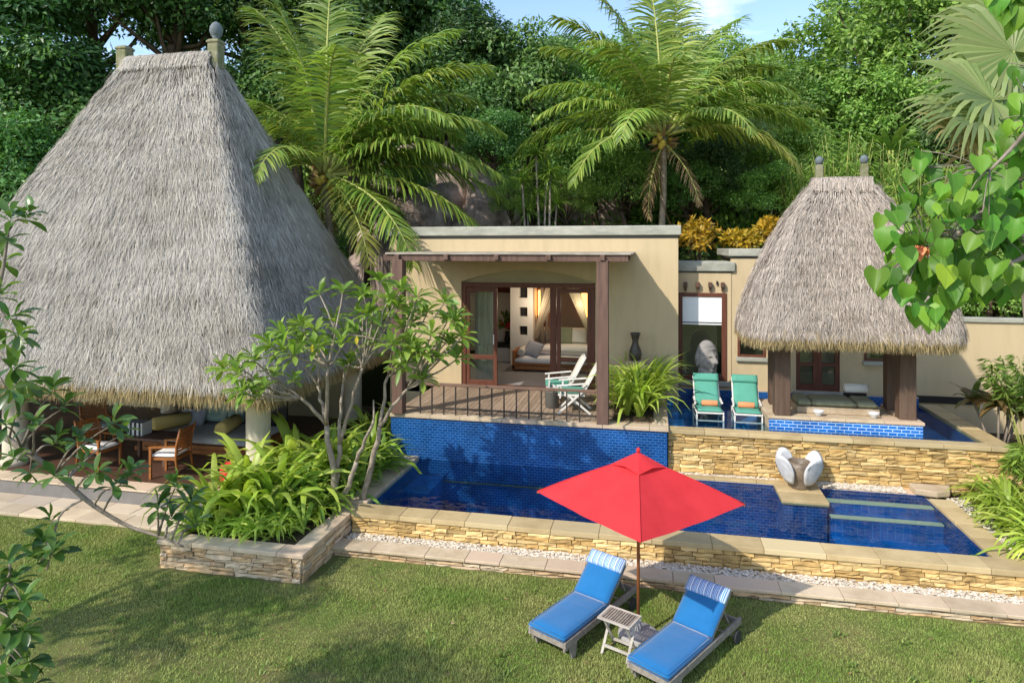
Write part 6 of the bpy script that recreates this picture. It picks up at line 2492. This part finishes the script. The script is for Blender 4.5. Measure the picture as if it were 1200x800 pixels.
for px, py, D, n in [(25, 472, 3.9, 9), (58, 462, 4.0, 11), (72, 480, 4.1, 10), (40, 500, 3.8, 8), (20, 540, 3.9, 9), (62, 522, 4.1, 10), (90, 520, 3.9, 9), (128, 500, 4.0, 11), (138, 512, 4.2, 8),
                     (150, 560, 4.1, 11), (132, 572, 4.0, 10), (112, 556, 3.8, 8), (95, 548, 4.2, 8), (205, 572, 4.05, 11), (222, 592, 4.1, 11), (185, 598, 4.0, 9), (200, 612, 4.1, 10), (225, 618, 4.2, 7), (65, 560, 3.7, 7), (8, 500, 3.7, 8), (35, 555, 4.2, 8)]:
    tip = at(px, py, D)
    sprig(tbk, lbk, nearest(main, tip), tip, n, .125, .05, r11)
hang = curve(tbk, [main[16], at(68, 600, 4.0), at(62, 640, 3.95), at(55, 668, 3.9)], .008, .005, 12)
for px, py, D, n in [(60, 615, 4.0, 7), (52, 640, 3.95, 10), (62, 652, 3.9, 10), (45, 660, 3.9, 9)]:
    tip = at(px, py, D)
    sprig(tbk, lbk, nearest(hang, tip), tip, n, .14, .06, r11, .006)
up1 = curve(tbk, [trunk[2], at(-70, 420, 3.5), at(-20, 380, 3.5), at(2, 330, 3.5), at(10, 270, 3.5)], .022, .006, 18)
for px, py, D, n in [(12, 262, 3.5, 9), (30, 258, 3.5, 8), (8, 285, 3.4, 8), (5, 310, 3.6, 7), (10, 375, 3.5, 10), (18, 392, 3.4, 10), (6, 405, 3.5, 8), (12, 430, 3.4, 10), (0, 350, 3.5, 7), (25, 445, 3.6, 9), (8, 455, 3.5, 8)]:
    tip = at(px, py, D)
    sprig(tbk, lbk, nearest(up1, tip), tip, n, .125, .052, r11, .006)
lo1 = curve(tbk, [trunk[1], cam2w(-3.6, 3.4, 1.9), at(-20, 760, 3.6), at(0, 700, 3.6), at(12, 670, 3.6)], .02, .006, 20)
for px, py, D, n in [(15, 685, 3.6, 11), (25, 705, 3.5, 10), (8, 720, 3.6, 10), (22, 740, 3.5, 10), (12, 762, 3.6, 11), (30, 775, 3.5, 10), (5, 790, 3.4, 10), (20, 800, 3.5, 9), (2, 740, 3.5, 8), (10, 665, 3.6, 8), (38, 800, 3.5, 8), (2, 700, 3.6, 8)]:
    tip = at(px, py, D)
    sprig(tbk, lbk, nearest(lo1, tip), tip, n, .12, .052, r11, .006)
# crown of the same tree above and left of the view
cm = MB()
crown_mb(cm, cam2w(-6.3, 3.2, 5.2), (1.3, 1.3, .9), 30, .42, 3000, .15, .06, r11)
for k in range(10):
    q = cam2w(-6.0, 3.3, 5.2) + r11.normal(0, .8, 3)
    tbk.tube([trunk[3], (trunk[3] + q) / 2, q], [.05, .03, .012], 6)
tbk.build('trunk', 'bark', lt_)
cm.build('crown', 'lf_fore', lt_)
lbk.build('foliage', 'lf_fore', lt_)

# shade tree standing left of the lawn (its shadow falls on the grass)
st_ = tree_proto('shade_tree', np.random.default_rng(113), 4.3, (1.7, 1.9, 1.3), 28, .55, 2800, .2, .085, 'lf_mid', 'bark', 'round shade tree left of the lawn outside the view', 'tree')
st_.location = (-9.9, 4.6, 0)

# ------------------------------------------------------------------ heart-leaved branch at the upper right
r12 = np.random.default_rng(121)
ht = thing('heart_leaf_tree', 'tree with large bright heart shaped leaves hanging in at the upper right', 'tree', tuple(cam2w(3.9, 3.0, 0)))
tbh, lbh = MB(), MB()
trk = [cam2w(3.9, 3.0, -.2), cam2w(3.85, 3.0, 2.5), cam2w(3.7, 3.05, 4.4), cam2w(3.55, 3.1, 5.4), cam2w(3.7, 3.15, 6.1)]
tbh.tube(trk, [.15, .12, .10, .07, .04], 12)


def heart(mb, base, axis, nrm, L, r):
    axis, nrm = unit(axis), unit(nrm)
    nrm = unit(nrm - axis * np.dot(nrm, axis))
    sd = np.cross(axis, nrm)
    K = 9
    t = np.linspace(0, 1, K)
    w = np.array([.30, .44, .50, .49, .44, .36, .25, .12, .0]) * .92
    back = np.array([-.10, -.09, .0, 0, 0, 0, 0, 0, 0])
    V = []
    curl = r.uniform(-.02, .28)
    fold_ = r.uniform(.06, .34)
    for k in range(K):
        mid = base + axis * L * t[k] - nrm * L * curl * t[k] ** 2 * 2
        lift = nrm * L * fold_ * (w[k] / .5)
        wav = r.normal(0, .02) * L
        b = axis * L * back[k]
        V += [mid + sd * w[k] * L + lift + b + nrm * wav, mid + sd * w[k] * L * .5 + lift * .45 + b * .6, mid, mid - sd * w[k] * L * .5 + lift * .45 + b * .6, mid - sd * w[k] * L + lift + b - nrm * wav]
    F = [(k * 5 + j, k * 5 + j + 1, (k + 1) * 5 + j + 1, (k + 1) * 5 + j) for k in range(K - 1) for j in range(4)]
    mb.quads(V, F, smooth=True)
    V = np.array(V).reshape(K, 5, 3)[:, 2]
    rb = np.concatenate([V + sd * L * .009 + nrm * L * .012, V - sd * L * .009 + nrm * L * .012])
    mb.quads(rb, [(k, k + 1, K + k + 1, K + k) for k in range(K - 1)], 1)


br1 = curve(tbh, [trk[2], at(1290, 190, 3.3), at(1220, 215, 3.2), at(1160, 240, 3.15), at(1110, 285, 3.1), at(1080, 300, 3.1)], .022, .006, 20)
br2 = curve(tbh, [trk[2], at(1300, 260, 3.2), at(1220, 290, 3.1), at(1165, 320, 3.05), at(1125, 350, 3.05), at(1110, 375, 3.05)], .02, .005, 20)
br3 = curve(tbh, [trk[3], at(1300, 90, 3.1), at(1230, 120, 3.0), at(1190, 170, 2.95), at(1160, 200, 2.95)], .018, .006, 16)
br4 = curve(tbh, [trk[3], at(1290, -30, 3.1), at(1220, -20, 3.0), at(1170, -8, 3.0)], .018, .006, 12)
allb = np.concatenate([br1, br2, br3])
poly_pts = []
targets = [(1065, 222), (1082, 212), (1052, 240), (1045, 262), (1070, 250), (1095, 238), (1035, 290), (1040, 320), (1030, 340), (1060, 290), (1062, 330), (1050, 355), (1078, 345), (1090, 290), (1100, 265), (1115, 250), (1120, 280),
           (1088, 320), (1105, 320), (1112, 345), (1095, 370), (1088, 385), (1105, 375), (1120, 375), (1128, 350), (1135, 320), (1140, 290), (1130, 260), (1140, 235), (1155, 215), (1150, 260), (1160, 285), (1170, 250), (1180, 225),
           (1165, 190), (1180, 180), (1192, 200), (1195, 240), (1185, 270), (1175, 300), (1160, 315), (1150, 340), (1190, 300), (1198, 160), (1185, 140), (1175, 160), (1195, 120), (1195, 330), (1180, 330), (1170, 210), (1145, 200), (1128, 215), (1110, 225), (1200, 280), (1205, 190), (1192, 100), (1102, 400), (1085, 400),
           (1112, 300), (1075, 275), (1055, 310), (1142, 268), (1165, 262), (1185, 250), (1150, 305), (1135, 345), (1070, 370), (1100, 345), (1080, 310), (1168, 232), (1188, 160), (1125, 310)]
targets = targets + [(px + r12.normal(0, 11), py + r12.normal(0, 11)) for px, py in targets] + [(px + 8 + r12.normal(0, 12), py + r12.normal(0, 12)) for px, py in targets] + [(px + 25 + abs(r12.normal(0, 20)), py + r12.normal(0, 20)) for px, py in targets]
for px, py in targets:
    px = max(px, 1030 + 8 * r12.random()) if py > 205 else max(px, 1062)
    py = min(py, 374 if px < 1105 else 348)
    D = 3.15 + r12.normal(0, .2)
    b_ = at(px + r12.normal(0, 4), py - 14 + r12.normal(0, 4), D)
    q = nearest(allb, b_)
    u = np.linspace(0, 1, 5)[:, None]
    if np.linalg.norm(q - b_) < .6:
        tbh.tube(q * (1 - u) + b_ * u + np.sin(u * math.pi) * np.array([0, 0, .02]), .0022, 5)
    yaw = r12.normal(0, .8)
    ax = np.array([.45 * math.sin(yaw) - .1, -.35 + r12.normal(0, .35), -1.0 + r12.normal(0, .3)])
    nr_ = np.array([math.sin(yaw) * .6 + r12.normal(0, .2), -.8, .55 + r12.normal(0, .3)])
    heart(lbh, b_, ax, nr_, r12.uniform(.06, .112), r12)
for px, py in [(1150, -5), (1165, 6), (1180, 0), (1192, 10), (1200, 20), (1175, 15), (1195, 0), (1210, 8), (1220, 30), (1185, 22)]:
    b_ = at(px, py - 14, 3.0)
    heart(lbh, b_, np.array([r12.normal(0, .3), -.3, -1]), np.array([r12.normal(0, .3), -.8, .5]), r12.uniform(.10, .14), r12)
# rest of the crown outside the frame
for k in range(420):
    d = rand_dir(1, r12)[0]
    q = cam2w(4.15, 3.2, 6.0) + d * np.array([1.0, .9, .75]) * r12.uniform(.5, 1)
    if q[2] < 5.0 + .55 * (0 if (q @ np.array([CY, SY, 0])) > 3.2 else 1) and k % 2:
        continue
    if (q @ np.array([CY, SY, 0])) < 2.9:
        continue
    heart(lbh, q, np.array([d[0] * .4, d[1] * .4, -1]), np.array([d[0], d[1], .5]), r12.uniform(.1, .16), r12)
tbh.build('trunk', 'bark', ht)
lbh.build('foliage', ['lf_heart', 'vein'], ht)
yh = MB()
heart(yh, at(1108, 312, 2.85), np.array([-.1, -.5, -.9]), np.array([.1, -.9, .4]), .1, r12)
yh.build('yellow_leaf', [mat('lime_leaf', (.30, .44, .03), .4, trans=.4), 'vein'], ht)
cu_ = MB()
for k in range(7):
    d = rand_dir(1, r12)[0]
    heart(cu_, at(1078, 292, 3.0) + d * .012, d * .6 + np.array([0, 0, -.6]), d, .045, r12)
cu_.build('flower', ['orange', 'orange'], ht)
